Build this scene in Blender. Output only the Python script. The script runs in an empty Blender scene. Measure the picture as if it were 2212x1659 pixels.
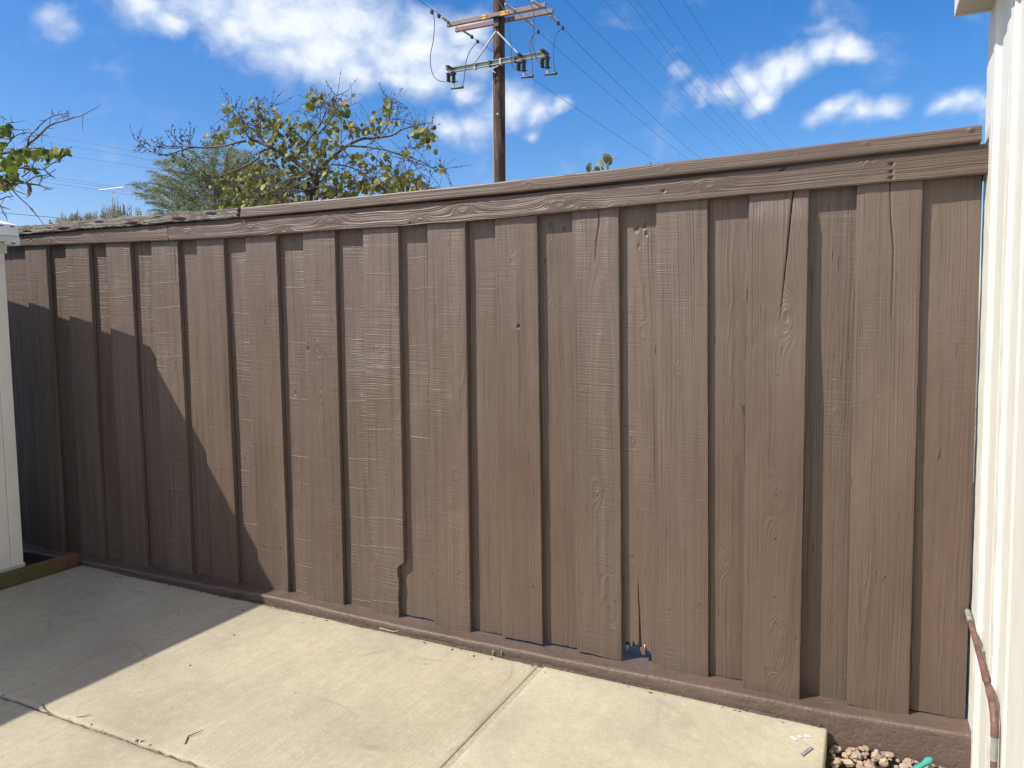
import bpy, bmesh, math, random
import numpy as np
from mathutils import Vector, Matrix
R = math.radians
scene = bpy.context.scene
col = scene.collection

# ------------------------------------------------------------------ camera
EYE = np.array([0.0, -2.8, 1.365])
YAW, PITCH, ROLL, FPX = R(24.874), R(-4.288), R(-0.753), 1661.8      # FPX: focal length for a 2212 px wide frame
FW = np.array([-math.sin(YAW)*math.cos(PITCH), math.cos(YAW)*math.cos(PITCH), math.sin(PITCH)])
_r0 = np.array([math.cos(YAW), math.sin(YAW), 0.0]); _u0 = np.cross(_r0, FW)
RT = _r0*math.cos(ROLL) + _u0*math.sin(ROLL)
UP = -_r0*math.sin(ROLL) + _u0*math.cos(ROLL)
cam_data = bpy.data.cameras.new('camera')
cam = bpy.data.objects.new('camera', cam_data); col.objects.link(cam)
cam.matrix_world = Matrix(((RT[0], UP[0], -FW[0], EYE[0]), (RT[1], UP[1], -FW[1], EYE[1]),
                           (RT[2], UP[2], -FW[2], EYE[2]), (0, 0, 0, 1)))
cam_data.sensor_fit = 'HORIZONTAL'; cam_data.sensor_width = 36.0
cam_data.lens = 36.0*FPX/2212.0
cam_data.clip_start = 0.02; cam_data.clip_end = 3000
scene.camera = cam

def ray(x, y):
    return (x-1106.0)/FPX*RT - (y-829.5)/FPX*UP + FW
def at(x, y, Y):                       # point on the vertical plane y = Y seen in that direction (survey of the photograph)
    d = ray(x, y); return EYE + d*((Y-EYE[1])/d[1])
def atx(x, y, X):                      # the same on the plane x = X
    d = ray(x, y); return EYE + d*((X-EYE[0])/d[0])
def atz(x, y, Z):
    d = ray(x, y); return EYE + d*((Z-EYE[2])/d[2])

# ------------------------------------------------------------------ light
SUN_D = np.array([0.676, 0.64, -1.0]); SUN_D /= np.linalg.norm(SUN_D)
SUN_STRENGTH, SKY_STRENGTH, EXPOSURE = 4.8, 0.135, 0.30
sun_data = bpy.data.lights.new('sun', 'SUN'); sun_data.energy = SUN_STRENGTH; sun_data.angle = R(0.53)
sun_data.color = (1.0, 0.955, 0.87)
sun = bpy.data.objects.new('sun', sun_data); col.objects.link(sun)
sun.rotation_euler = Vector(SUN_D).to_track_quat('-Z', 'Y').to_euler()
sun.location = (-6, -8, 12)
scene.view_settings.view_transform = 'Standard'; scene.view_settings.look = 'None'
scene.view_settings.exposure = EXPOSURE; scene.view_settings.gamma = 1.0
scene.view_settings.use_curve_mapping = False
scene.render.engine = 'CYCLES'
scene.cycles.use_denoising = True
scene.cycles.max_bounces = 8; scene.cycles.diffuse_bounces = 4; scene.cycles.transparent_max_bounces = 8

class NT:                               # small helper for node trees
    def __init__(s, tree): s.t = tree; s.n = tree.nodes; s.l = tree.links
    def new(s, typ, **kw):
        n = s.n.new(typ)
        for k, v in kw.items():
            if k.startswith('_'): setattr(n, k[1:], v)
        return n
    def put(s, sock, v):
        if hasattr(v, 'is_output'): s.l.new(v, sock)
        elif isinstance(v, (tuple, list)) and sock.type == 'RGBA' and len(v) == 3: sock.default_value = (*v, 1)
        else: sock.default_value = v
    def math(s, op, a, b=None, c=None, clamp=False):
        n = s.n.new('ShaderNodeMath'); n.operation = op; n.use_clamp = clamp
        s.put(n.inputs[0], a)
        if b is not None: s.put(n.inputs[1], b)
        if c is not None: s.put(n.inputs[2], c)
        return n.outputs[0]
    def vmath(s, op, a, b=None, out=0):
        n = s.n.new('ShaderNodeVectorMath'); n.operation = op
        s.put(n.inputs[0], a)
        if b is not None: s.put(n.inputs[1], b)
        return n.outputs[out]
    def noise(s, vec, scale=1.0, detail=2.0, rough=0.5, dist=0.0, out=0):
        n = s.n.new('ShaderNodeTexNoise')
        if vec is not None: s.l.new(vec, n.inputs['Vector'])
        s.put(n.inputs['Scale'], scale); n.inputs['Detail'].default_value = detail
        n.inputs['Roughness'].default_value = rough; n.inputs['Distortion'].default_value = dist
        return n.outputs[out]
    def comb(s, x, y, z):
        n = s.n.new('ShaderNodeCombineXYZ')
        for i, v in enumerate((x, y, z)): s.put(n.inputs[i], v)
        return n.outputs[0]
    def sep(s, v):
        n = s.n.new('ShaderNodeSeparateXYZ'); s.l.new(v, n.inputs[0]); return n.outputs
    def maprange(s, v, a, b, c=0.0, d=1.0, smooth=False):
        n = s.n.new('ShaderNodeMapRange'); n.clamp = True
        if smooth: n.interpolation_type = 'SMOOTHSTEP'
        s.put(n.inputs[0], v)
        for i, q in enumerate((a, b, c, d)): s.put(n.inputs[i+1], q)
        return n.outputs[0]
    def mix(s, f, a, b, blend='MIX'):
        n = s.n.new('ShaderNodeMix'); n.data_type = 'RGBA'; n.blend_type = blend
        s.put(n.inputs[0], f); s.put(n.inputs[6], a); s.put(n.inputs[7], b); return n.outputs[2]
    def ramp(s, v, stops):
        n = s.n.new('ShaderNodeValToRGB'); s.put(n.inputs[0], v); e = n.color_ramp.elements
        while len(e) < len(stops): e.new(0.5)
        for q, (p, c) in zip(e, stops): q.position = p; q.color = (*c, 1)
        return n.outputs[0]

# ------------------------------------------------------------------ sky: Nishita air, broken cumulus
world = bpy.data.worlds.new('World'); scene.world = world; world.use_nodes = True
world.cycles.sampling_method = 'MANUAL'; world.cycles.sample_map_resolution = 512
W = NT(world.node_tree); W.n.clear()
sky = W.n.new('ShaderNodeTexSky'); sky.sky_type = 'NISHITA'; sky.sun_disc = False
sky.sun_elevation = math.asin(-SUN_D[2])
sky.sun_rotation = math.atan2(-SUN_D[0], -SUN_D[1])
sky.altitude = 30; sky.air_density = 1.0; sky.dust_density = 1.2; sky.ozone_density = 2.5
hs = W.n.new('ShaderNodeHueSaturation'); hs.inputs['Saturation'].default_value = 1.42; hs.inputs['Value'].default_value = 0.98
W.l.new(sky.outputs[0], hs.inputs['Color'])
tc = W.n.new('ShaderNodeTexCoord')
D0 = W.vmath('NORMALIZE', tc.outputs['Generated'])
warp = W.noise(D0, 7.0, 4.0, 0.6, out=1)
warp = W.vmath('SUBTRACT', warp, (0.5, 0.5, 0.5))
n2 = W.n.new('ShaderNodeVectorMath'); n2.operation = 'SCALE'; W.l.new(warp, n2.inputs[0]); n2.inputs['Scale'].default_value = 0.075
STR = (1.0, 1.0, 1.45)                  # clouds are wider than they are tall
P0 = W.vmath('MULTIPLY', W.vmath('ADD', D0, n2.outputs[0]), STR)
BLOBS = [(300, 10, 70), (365, 45, 50), (440, 20, 90), (500, 60, 95), (560, 20, 130), (640, 60, 135), (700, 110, 125), (790, 90, 120), (740, 40, 130), (620, 120, 80),
         (760, 150, 85), (830, 130, 95), (900, 90, 95), (960, 130, 90), (930, 160, 80), (1010, 120, 70), (910, 40, 75), (1000, 60, 75), (860, 175, 60), (1010, 190, 45), (600, -60, 160),
         (980, 268, 46), (1040, 268, 56), (1095, 255, 56), (1075, 240, 50), (1110, 215, 62), (1165, 235, 48), (1200, 230, 28), (1150, 275, 30),
         (1505, 210, 34), (1555, 200, 44), (1610, 175, 50), (1660, 160, 50), (1715, 145, 50), (1765, 125, 48), (1815, 115, 40), (1640, 205, 40), (1465, 187, 32),
         (1760, 255, 34), (1810, 245, 44), (1865, 255, 44), (1915, 240, 34), (2030, 235, 36), (2080, 232, 52), (2130, 222, 52), (2150, 250, 40),
         (150, 66, 24), (92, 42, 34), (1785, 15, 40), (1840, 20, 30), (1770, 62, 34), (2105, 92, 36), (420, 110, 24), (540, 158, 24)]
WEAK = {(150, 66, 24), (1785, 15, 40), (1840, 20, 30), (1770, 62, 34), (2105, 92, 36), (92, 42, 34), (420, 110, 24), (540, 158, 24)}
F = None
for b in BLOBS:
    d = ray(b[0], b[1]); d = d/np.linalg.norm(d)
    c = tuple(float(v) for v in d*np.array(STR))
    dist = W.vmath('DISTANCE', P0, c, out=1)
    pk = 0.42 if b in WEAK else 1.0
    v = W.math('MULTIPLY_ADD', dist, -pk*1680.0/(b[2]*1.25), pk)
    F = v if F is None else W.math('SMOOTH_MAX', F, v, 0.25)
# unseen broken cloud over the rest of the sky, made denser for fill light
vc = ray(1106, 300); vc = tuple(float(v) for v in vc/np.linalg.norm(vc))
away = W.maprange(W.vmath('DISTANCE', D0, vc, out=1), 0.80, 1.05)
far_noise = W.noise(W.vmath('MULTIPLY', D0, (1.0, 1.0, 1.6)), 2.6, 4.0, 0.55)
far = W.math('MULTIPLY', W.math('MULTIPLY', W.math('SUBTRACT', far_noise, 0.425), 6.0), away)
F = W.math('MAXIMUM', F, far)
fb = W.noise(P0, 15.0, 7.0, 0.58)
fb2 = W.noise(P0, 40.0, 3.0, 0.6)
dens = W.math('ADD', F, W.math('MULTIPLY', W.math('SUBTRACT', fb, 0.5), 1.35))
alpha = W.maprange(dens, 0.02, 1.0, 0.0, 1.0, True)
alpha = W.math('MULTIPLY', alpha, 0.95)
# thick parts are white, thin ragged parts and undersides greyer
lit = W.maprange(W.math('ADD', dens, W.math('MULTIPLY', W.math('SUBTRACT', fb2, 0.5), 0.9)), 0.25, 1.15)
ccol = W.mix(lit, (4.1, 4.7, 5.7), (6.25, 6.45, 6.75))
skycol = W.mix(1.0, hs.outputs[0], (1.06, 0.965, 1.07), 'MULTIPLY')
final = W.mix(alpha, skycol, ccol)
bg = W.n.new('ShaderNodeBackground'); bg.inputs['Strength'].default_value = SKY_STRENGTH
W.l.new(final, bg.inputs['Color'])
wo = W.n.new('ShaderNodeOutputWorld'); W.l.new(bg.outputs[0], wo.inputs['Surface'])

# ------------------------------------------------------------------ helpers for objects
def link(o, parent=None):
    col.objects.link(o)
    if parent is not None: o.parent = parent
    return o
def tag(o, label=None, cat=None, group=None, kind=None):
    if label: o['label'] = label
    if cat: o['category'] = cat
    if group: o['group'] = group
    if kind: o['kind'] = kind
    return o
def empty(name, loc=(0, 0, 0)):
    o = bpy.data.objects.new(name, None); o.empty_display_size = 0.1
    o.location = loc; return link(o)
def part(o, parent):                    # child keeps its world place
    o.parent = parent; o.matrix_parent_inverse = Matrix.Translation(-Vector(parent.location)); return o
def mesh_obj(name, verts, faces, mat, parent=None, smooth=False):
    me = bpy.data.meshes.new(name); me.from_pydata([tuple(map(float, v)) for v in verts], [], faces); me.update()
    if smooth: me.polygons.foreach_set('use_smooth', [True]*len(me.polygons))
    if mat: me.materials.append(mat)
    o = bpy.data.objects.new(name, me); col.objects.link(o)
    if parent is not None: part(o, parent)
    return o
class MB:                               # mesh builder: shapes of ONE object
    def __init__(s): s.v = []; s.f = []; s.sm = []
    def add(s, v, f, sm=False):
        b = len(s.v); s.v += [tuple(map(float, p)) for p in v]; s.f += [tuple(i+b for i in q) for q in f]; s.sm += [sm]*len(f); return s
    def box(s, x0, x1, y0, y1, z0, z1):
        v = [(x0, y0, z0), (x1, y0, z0), (x1, y1, z0), (x0, y1, z0), (x0, y0, z1), (x1, y0, z1), (x1, y1, z1), (x0, y1, z1)]
        return s.add(v, [(0, 3, 2, 1), (4, 5, 6, 7), (0, 1, 5, 4), (1, 2, 6, 5), (2, 3, 7, 6), (3, 0, 4, 7)])
    def tube(s, pts, rad, n=8, cap=True):
        pts = [np.array(p, float) for p in pts]; k = len(pts)
        rad = [rad]*k if np.isscalar(rad) else list(rad)
        rings = []; ref = None
        for i in range(k):
            t = pts[min(i+1, k-1)] - pts[max(i-1, 0)]; t = t/(np.linalg.norm(t)+1e-12)
            if ref is None: ref = np.array([0, 0, 1.0]) if abs(t[2]) < 0.9 else np.array([1.0, 0, 0])
            a = np.cross(t, ref); a /= np.linalg.norm(a)+1e-12; b = np.cross(t, a); ref = -b if False else ref
            rings.append([pts[i] + rad[i]*(math.cos(2*math.pi*j/n)*a + math.sin(2*math.pi*j/n)*b) for j in range(n)])
        v = [p for r in rings for p in r]; f = []
        for i in range(k-1):
            for j in range(n):
                f.append((i*n+j, i*n+(j+1) % n, (i+1)*n+(j+1) % n, (i+1)*n+j))
        s.add(v, f, True)
        if cap and n > 2:
            s.add(rings[0], [tuple(range(n))[::-1]]); s.add(rings[-1], [tuple(range(n))])
        return s
    def bar(s, p0, p1, w, h, up=(0, 0, 1)):     # square bar between two points
        p0, p1 = np.array(p0, float), np.array(p1, float); t = p1-p0; t /= np.linalg.norm(t)
        up = np.array(up, float); a = np.cross(t, up); a /= np.linalg.norm(a); b = np.cross(a, t)
        c = [p + sa*a*w/2 + sb*b*h/2 for p in (p0, p1) for sa, sb in ((-1, -1), (1, -1), (1, 1), (-1, 1))]
        return s.add(c, [(0, 1, 2, 3), (7, 6, 5, 4), (0, 4, 5, 1), (1, 5, 6, 2), (2, 6, 7, 3), (3, 7, 4, 0)])
    def build(s, name, mat, parent=None, bevel=0.0):
        me = bpy.data.meshes.new(name); me.from_pydata(s.v, [], s.f); me.update()
        me.polygons.foreach_set('use_smooth', s.sm)
        if mat: me.materials.append(mat)
        if bevel:
            bm = bmesh.new(); bm.from_mesh(me); bmesh.ops.recalc_face_normals(bm, faces=bm.faces)
            bmesh.ops.bevel(bm, geom=list(bm.edges), offset=bevel, segments=2, profile=0.6, affect='EDGES'); bm.to_mesh(me); bm.free()
        else:
            bm = bmesh.new(); bm.from_mesh(me); bmesh.ops.recalc_face_normals(bm, faces=bm.faces); bm.to_mesh(me); bm.free()
        o = bpy.data.objects.new(name, me); col.objects.link(o)
        if parent is not None: part(o, parent)
        return o

def vnoise(x, seed=0):                  # smooth 1-D noise on arrays, about -1..1
    x = np.asarray(x, float); i = np.floor(x).astype(int); f = x-i; f = f*f*(3-2*f)
    h = lambda k: np.modf(np.abs(np.sin((k+seed*57.31)*12.9898)*43758.5453))[0]*2-1
    return h(i)*(1-f)+h(i+1)*f
def fbm(x, seed=0, o=4):
    return sum(vnoise(x*2**k, seed+k*7)*0.5**k for k in range(o))
def interp(x, pts):
    return np.interp(x, [p[0] for p in pts], [p[1] for p in pts])

# ------------------------------------------------------------------ materials
def new_mat(name):
    m = bpy.data.materials.new(name); m.use_nodes = True
    t = NT(m.node_tree); p = t.n.get('Principled BSDF'); return m, t, p
def bump(t, p, h, dist, strength=1.0):
    b = t.n.new('ShaderNodeBump'); b.inputs['Distance'].default_value = dist; b.inputs['Strength'].default_value = strength
    t.put(b.inputs['Height'], h); t.l.new(b.outputs[0], p.inputs['Normal']); return b
def attr(t, name):
    n = t.n.new('ShaderNodeAttribute'); n.attribute_name = name; return n.outputs['Fac']
def objrand(t): return t.n.new('ShaderNodeObjectInfo').outputs['Random']

def paint_wood(name, grain_amt=1.0, saw_amt=1.0, bare=False, freq=165.0, bdist=0.0030):
    m, t, p = new_mat(name)
    gr, gv, gu, st, rnd = attr(t, 'gr'), attr(t, 'gv'), attr(t, 'gu'), attr(t, 'st'), objrand(t)
    r100 = t.math('MULTIPLY', rnd, 117.0)
    g1 = t.noise(t.comb(t.math('MULTIPLY', gr, freq), t.math('MULTIPLY', gv, 1.2), r100), 1.0, 2.0, 0.5)
    gsharp = t.math('POWER', t.maprange(g1, 0.30, 0.72), 1.5)
    gmask = t.maprange(t.noise(t.comb(t.math('MULTIPLY', gu, 16.0), t.math('MULTIPLY', gv, 1.4), r100), 1.0, 2.0), 0.35, 0.62, 0.2, 1.0)
    slant = t.math('ADD', t.math('MULTIPLY', gv, 190.0), t.math('MULTIPLY', gu, 10.0))
    saw = t.noise(t.comb(t.math('MULTIPLY', gu, 3.0), slant, r100), 1.0, 2.0, 0.6)
    smask = t.maprange(t.noise(t.comb(t.math('MULTIPLY', gu, 11.0), t.math('MULTIPLY', gv, 3.0), t.math('ADD', r100, 31.0)), 1.0, 2.0), 0.38, 0.66, 0.2, 1.0)
    smask = t.math('MULTIPLY', smask, st)
    wob = t.noise(t.comb(t.math('MULTIPLY', gu, 2.0), t.math('MULTIPLY', gv, 1.1), r100), 1.0, 1.0)
    lines = t.math('FRACT', t.math('ADD', t.math('ADD', t.math('MULTIPLY', gv, 7.6), t.math('MULTIPLY', wob, 0.7)), t.math('MULTIPLY', rnd, 5.0)))
    lines = t.maprange(t.math('ABSOLUTE', t.math('SUBTRACT', lines, 0.5)), 0.006, 0.016, 1.0, 0.0)
    lmask = t.math('MULTIPLY', t.maprange(st, 0.70, 0.95), t.maprange(t.noise(t.comb(t.math('MULTIPLY', gu, 2.5), t.math('MULTIPLY', gv, 6.0), r100), 1.0, 1.0), 0.42, 0.56))
    lines = t.math('MULTIPLY', lines, lmask)
    fine = t.noise(t.comb(t.math('MULTIPLY', gu, 300.0), t.math('MULTIPLY', gv, 240.0), r100), 1.0, 2.0, 0.6)
    pits = t.maprange(t.noise(t.comb(t.math('MULTIPLY', gu, 90.0), t.math('MULTIPLY', gv, 55.0), r100), 1.0, 2.0), 0.70, 0.80)
    h = t.math('MULTIPLY', t.math('MULTIPLY', gsharp, gmask), 0.9*grain_amt)
    h = t.math('ADD', h, t.math('MULTIPLY', t.math('MULTIPLY', saw, smask), 1.5*saw_amt))
    h = t.math('ADD', h, t.math('MULTIPLY', lines, 0.6*saw_amt))
    h = t.math('ADD', h, t.math('MULTIPLY', fine, 0.22))
    h = t.math('SUBTRACT', h, t.math('MULTIPLY', pits, 0.45))
    big = t.noise(t.comb(t.math('MULTIPLY', gu, 6.0), t.math('MULTIPLY', gv, 1.6), r100), 1.0, 3.0, 0.55)
    vst = t.noise(t.comb(t.math('MULTIPLY', gu, 55.0), t.math('MULTIPLY', gv, 1.3), t.math('ADD', r100, 9.0)), 1.0, 3.0, 0.6)
    if bare:
        g2 = t.noise(t.comb(t.math('MULTIPLY', gu, 330.0), t.math('MULTIPLY', gv, 4.5), r100), 1.0, 3.0, 0.65)
        c = t.ramp(g2, [(0.30, (0.030, 0.024, 0.020)), (0.46, (0.19, 0.168, 0.145)), (0.62, (0.34, 0.315, 0.285)), (0.8, (0.46, 0.435, 0.40))])
        flake = t.maprange(t.noise(t.comb(t.math('MULTIPLY', gu, 45.0), t.math('MULTIPLY', gv, 11.0), r100), 1.0, 5.0, 0.7), 0.53, 0.56)
        c = t.mix(t.math('MULTIPLY', flake, 0.85), c, (0.125, 0.092, 0.072))
        p.inputs['Roughness'].default_value = 0.85
        h = t.math('ADD', t.math('MULTIPLY', g2, 2.2), t.math('MULTIPLY', flake, 0.7))
    else:
        c = t.mix(t.maprange(big, 0.35, 0.68), (0.096, 0.062, 0.044), (0.121, 0.081, 0.059))
        tone = t.maprange(t.math('FRACT', t.math('MULTIPLY', rnd, 3.77)), 0.0, 1.0, 0.86, 1.12)
        c = t.mix(1.0, c, t.comb(tone, tone, tone), 'MULTIPLY')
        c = t.mix(t.math('MULTIPLY', t.maprange(t.math('FRACT', t.math('MULTIPLY', rnd, 7.31)), 0.2, 0.9), 0.45), c, (0.109, 0.070, 0.056))
        c = t.mix(t.maprange(st, 0.35, 0.95, 0.0, 0.26), c, (0.184, 0.150, 0.125))          # boards with more saw texture are mixed paler
        pale_top = t.maprange(t.math('ADD', gv, t.math('MULTIPLY', big, 0.5)), 0.95, 2.0)      # paler and greyer towards the top
        c = t.mix(t.math('MULTIPLY', pale_top, 0.50), c, (0.148, 0.115, 0.094))
        c = t.mix(t.math('MULTIPLY', t.maprange(vst, 0.52, 0.72), t.math('MULTIPLY', t.maprange(st, 0.2, 0.8), 0.38)), c, (0.177, 0.143, 0.121))
        c = t.mix(t.math('MULTIPLY', t.maprange(vst, 0.46, 0.30), 0.38), c, (0.053, 0.036, 0.028))
        c = t.mix(t.math('MULTIPLY', lines, 0.40), c, (0.257, 0.212, 0.182))
        c = t.mix(t.math('MULTIPLY', t.maprange(g1, 0.40, 0.25), 0.30*grain_amt), c, (0.048, 0.034, 0.027))
        c = t.mix(t.math('MULTIPLY', t.maprange(saw, 0.56, 0.74), t.math('MULTIPLY', smask, 0.26)), c, (0.190, 0.152, 0.129))
        c = t.mix(t.math('MULTIPLY', t.maprange(saw, 0.46, 0.30), t.math('MULTIPLY', smask, 0.30)), c, (0.053, 0.036, 0.029))
        c = t.mix(t.math('MULTIPLY', t.maprange(fine, 0.58, 0.75), 0.18), c, (0.168, 0.132, 0.111))
        splash = t.maprange(t.math('ADD', gv, t.math('MULTIPLY', vst, 0.30)), 0.42, 0.22)      # dirt splashed up from the ground
        c = t.mix(t.math('MULTIPLY', splash, 0.30), c, (0.110, 0.088, 0.070))
        t.put(p.inputs['Roughness'], t.maprange(big, 0.3, 0.7, 0.42, 0.52))
        p.inputs['Specular IOR Level'].default_value = 0.55
    chk = t.noise(t.comb(t.math('MULTIPLY', gr, 130.0), t.math('MULTIPLY', gv, 9.0), t.math('ADD', r100, 5.0)), 1.0, 1.0)
    chk = t.math('MULTIPLY', t.maprange(chk, 0.735, 0.79), t.maprange(t.noise(t.comb(t.math('MULTIPLY', gu, 12.0), t.math('MULTIPLY', gv, 2.5), r100), 1.0, 1.0), 0.45, 0.60))
    h = t.math('SUBTRACT', h, t.math('MULTIPLY', chk, 1.6))              # short drying checks along the grain
    t.put(p.inputs['Base Color'], c)
    bump(t, p, h, bdist, 0.9)
    return m
M = {}
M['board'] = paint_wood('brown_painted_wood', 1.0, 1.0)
M['fascia'] = paint_wood('brown_painted_weathered_wood', 1.6, 0.2, freq=230.0, bdist=0.0022)
M['cap'] = paint_wood('brown_painted_cap_wood', 0.8, 0.2)
M['bare'] = paint_wood('grey_splintered_wood', 2.4, 0.3, bare=True, bdist=0.0035)

def simple(name, c, rough=0.6, metal=0.0, var=0.0, scale=20.0, bmp=0.0, bscale=60.0, stretch=(1, 1, 1), spec=0.5):
    m, t, p = new_mat(name)
    tcn = t.n.new('ShaderNodeTexCoord'); co = t.vmath('MULTIPLY', tcn.outputs['Object'], stretch)
    if var:
        f = t.noise(co, scale, 4.0, 0.6); f = t.maprange(f, 0.3, 0.7)
        t.put(p.inputs['Base Color'], t.mix(f, tuple(v*(1-var) for v in c), tuple(min(1, v*(1+var)) for v in c)))
    else: p.inputs['Base Color'].default_value = (*c, 1)
    p.inputs['Roughness'].default_value = rough; p.inputs['Metallic'].default_value = metal
    p.inputs['Specular IOR Level'].default_value = spec
    if bmp: bump(t, p, t.noise(co, bscale, 4.0, 0.6), bmp)
    return m
def concrete_mat(name, broom=1.0, base=(0.438, 0.386, 0.278)):
    m, t, p = new_mat(name)
    tcn = t.n.new('ShaderNodeTexCoord'); o = tcn.outputs['Object']; s = t.sep(o)
    streak = t.noise(t.comb(t.math('MULTIPLY', s[0], 130.0), t.math('MULTIPLY', s[1], 4.5), 0.0), 1.0, 3.0, 0.6)
    streak2 = t.noise(t.comb(t.math('MULTIPLY', s[0], 22.0), t.math('MULTIPLY', s[1], 1.7), 3.0), 1.0, 4.0, 0.6)
    bl = t.noise(o, 2.2, 5.0, 0.6); mid = t.noise(o, 9.0, 5.0, 0.65); fine = t.noise(o, 190.0, 4.0, 0.7)
    dark = tuple(v*0.80 for v in base); light = tuple(min(1, v*1.14) for v in base)
    c = t.mix(t.maprange(bl, 0.32, 0.68), dark, light)
    c = t.mix(t.math('MULTIPLY', t.maprange(mid, 0.45, 0.72), 0.30), c, (0.352, 0.295, 0.207))
    c = t.mix(t.math('MULTIPLY', t.maprange(streak2, 0.45, 0.75), 0.40*broom), c, (0.334, 0.286, 0.198))
    c = t.mix(t.math('MULTIPLY', t.maprange(streak, 0.48, 0.68), 0.42*broom), c, (0.317, 0.273, 0.194))
    c = t.mix(t.math('MULTIPLY', t.maprange(fine, 0.56, 0.72), 0.6), c, (0.211, 0.180, 0.136))
    grit = t.noise(o, 75.0, 3.0, 0.75)
    c = t.mix(t.math('MULTIPLY', t.maprange(grit, 0.55, 0.72), 0.45), c, tuple(v*0.66 for v in base))
    c = t.mix(t.math('MULTIPLY', t.maprange(grit, 0.42, 0.30), 0.40), c, tuple(min(1, v*1.25) for v in base))
    # long faint scuffs and drag marks
    w = t.noise(t.vmath('ADD', o, (3.1, 1.7, 0)), 1.3, 1.0, 0.4); sc = t.maprange(t.math('ABSOLUTE', t.math('SUBTRACT', w, 0.52)), 0.0, 0.007, 1.0, 0.0)
    sc = t.math('MULTIPLY', sc, t.maprange(t.noise(o, 3.7, 2.0), 0.5, 0.62))
    c = t.mix(t.math('MULTIPLY', sc, 0.35), c, (0.176, 0.154, 0.123))
    for (cx_, cy_, k_) in ((-0.9, -1.9, 7.0), (0.3, -0.1, 5.0), (-2.2, -3.0, 4.0)):          # sweeping trowel marks
        dd = t.vmath('DISTANCE', t.comb(s[0], s[1], 0.0), (cx_, cy_, 0.0), out=1)
        ring = t.noise(t.comb(t.math('MULTIPLY', dd, 26.0), cx_, t.math('MULTIPLY', s[0], 0.7)), 1.0, 2.0, 0.5)
        rm = t.math('MULTIPLY', t.maprange(ring, 0.60, 0.70), t.maprange(t.noise(t.vmath('ADD', o, (cx_*3, 0, 0)), 2.1, 2.0), 0.50, 0.62))
        c = t.mix(t.math('MULTIPLY', rm, 0.30*(1.25-broom)), c, (0.238, 0.220, 0.176))
    mott = t.noise(o, 26.0, 5.0, 0.7)
    c = t.mix(t.math('MULTIPLY', t.maprange(mott, 0.50, 0.70), 0.30), c, tuple(v*0.70 for v in base))
    c = t.mix(t.math('MULTIPLY', t.maprange(mott, 0.46, 0.32), 0.35), c, tuple(min(1, v*1.2) for v in base))
    damp = t.maprange(t.noise(t.vmath('ADD', o, (9.0, 4.0, 0)), 1.6, 4.0, 0.6), 0.52, 0.66)
    c = t.mix(t.math('MULTIPLY', damp, 0.25), c, (0.282, 0.251, 0.194))
    t.put(p.inputs['Base Color'], c); p.inputs['Roughness'].default_value = 0.82
    h = t.math('ADD', t.math('MULTIPLY', streak, 0.9*broom), t.math('MULTIPLY', fine, 0.5))
    h = t.math('ADD', h, t.math('MULTIPLY', grit, 0.5))
    bump(t, p, h, 0.0026, 0.8)
    return m
M['slab'] = concrete_mat('broomed_concrete', 1.0)
M['slab_smooth'] = concrete_mat('smooth_concrete', 0.22, (0.445, 0.406, 0.298))
def curb_mat():
    m, t, p = new_mat('brown_painted_concrete')
    o = t.n.new('ShaderNodeTexCoord').outputs['Object']
    a = t.noise(o, 5.0, 5.0, 0.6); f = t.noise(o, 120.0, 4.0, 0.65); pit = t.noise(o, 45.0, 3.0, 0.6)
    geo = t.n.new('ShaderNodeNewGeometry')
    c = t.mix(t.maprange(a, 0.3, 0.7), (0.090, 0.060, 0.047), (0.124, 0.086, 0.069))
    flat = t.maprange(t.noise(t.vmath('MULTIPLY', o, (1.0, 4.0, 9.0)), 14.0, 5.0, 0.65), 0.55, 0.70)
    c = t.mix(t.math('MULTIPLY', flat, 0.35), c, (0.185, 0.142, 0.12))
    chip = t.maprange(t.noise(t.vmath('MULTIPLY', o, (1.0, 2.0, 2.5)), 38.0, 4.0, 0.7), 0.66, 0.70)
    c = t.mix(t.math('MULTIPLY', chip, 0.55), c, (0.23, 0.185, 0.155))
    c = t.mix(t.math('MULTIPLY', t.maprange(pit, 0.68, 0.78), 0.6), c, (0.06, 0.045, 0.038))
    t.put(p.inputs['Base Color'], c); p.inputs['Roughness'].default_value = 0.55
    h = t.math('ADD', t.math('MULTIPLY', f, 0.4), t.math('MULTIPLY', t.maprange(pit, 0.45, 0.8), -0.8))
    bump(t, p, h, 0.0028, 0.9); return m
M['curb'] = curb_mat()
def white_wall(name, c=(0.72, 0.71, 0.645), bumpd=0.003, bs=60):
    m, t, p = new_mat(name)
    o = t.n.new('ShaderNodeTexCoord').outputs['Object']
    a = t.noise(t.vmath('MULTIPLY', o, (1, 1, 0.35)), 18.0, 5.0, 0.65); f = t.noise(o, bs, 4.0, 0.6)
    cc = t.mix(t.maprange(a, 0.4, 0.75), c, tuple(v*0.9 for v in c))
    t.put(p.inputs['Base Color'], cc); p.inputs['Roughness'].default_value = 0.5
    bump(t, p, t.math('ADD', a, t.math('MULTIPLY', f, 0.4)), bumpd, 0.7); return m
M['siding'] = white_wall('white_painted_siding', bumpd=0.002)
M['caulk'] = white_wall('white_caulked_trim', (0.70, 0.685, 0.60), 0.005, 40)
M['shed'] = simple('cream_resin_panel', (0.80, 0.755, 0.655), 0.45, var=0.05, scale=6, bmp=0.0006, bscale=300)
M['shed_trim'] = simple('grey_cream_trim', (0.66, 0.635, 0.53), 0.5, var=0.12, scale=12, bmp=0.001, bscale=120)
M['shed_roof'] = simple('pale_resin_roof', (0.80, 0.78, 0.72), 0.5, var=0.06, scale=8)
M['dark'] = simple('dark_opening', (0.015, 0.014, 0.013), 0.8)
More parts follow.
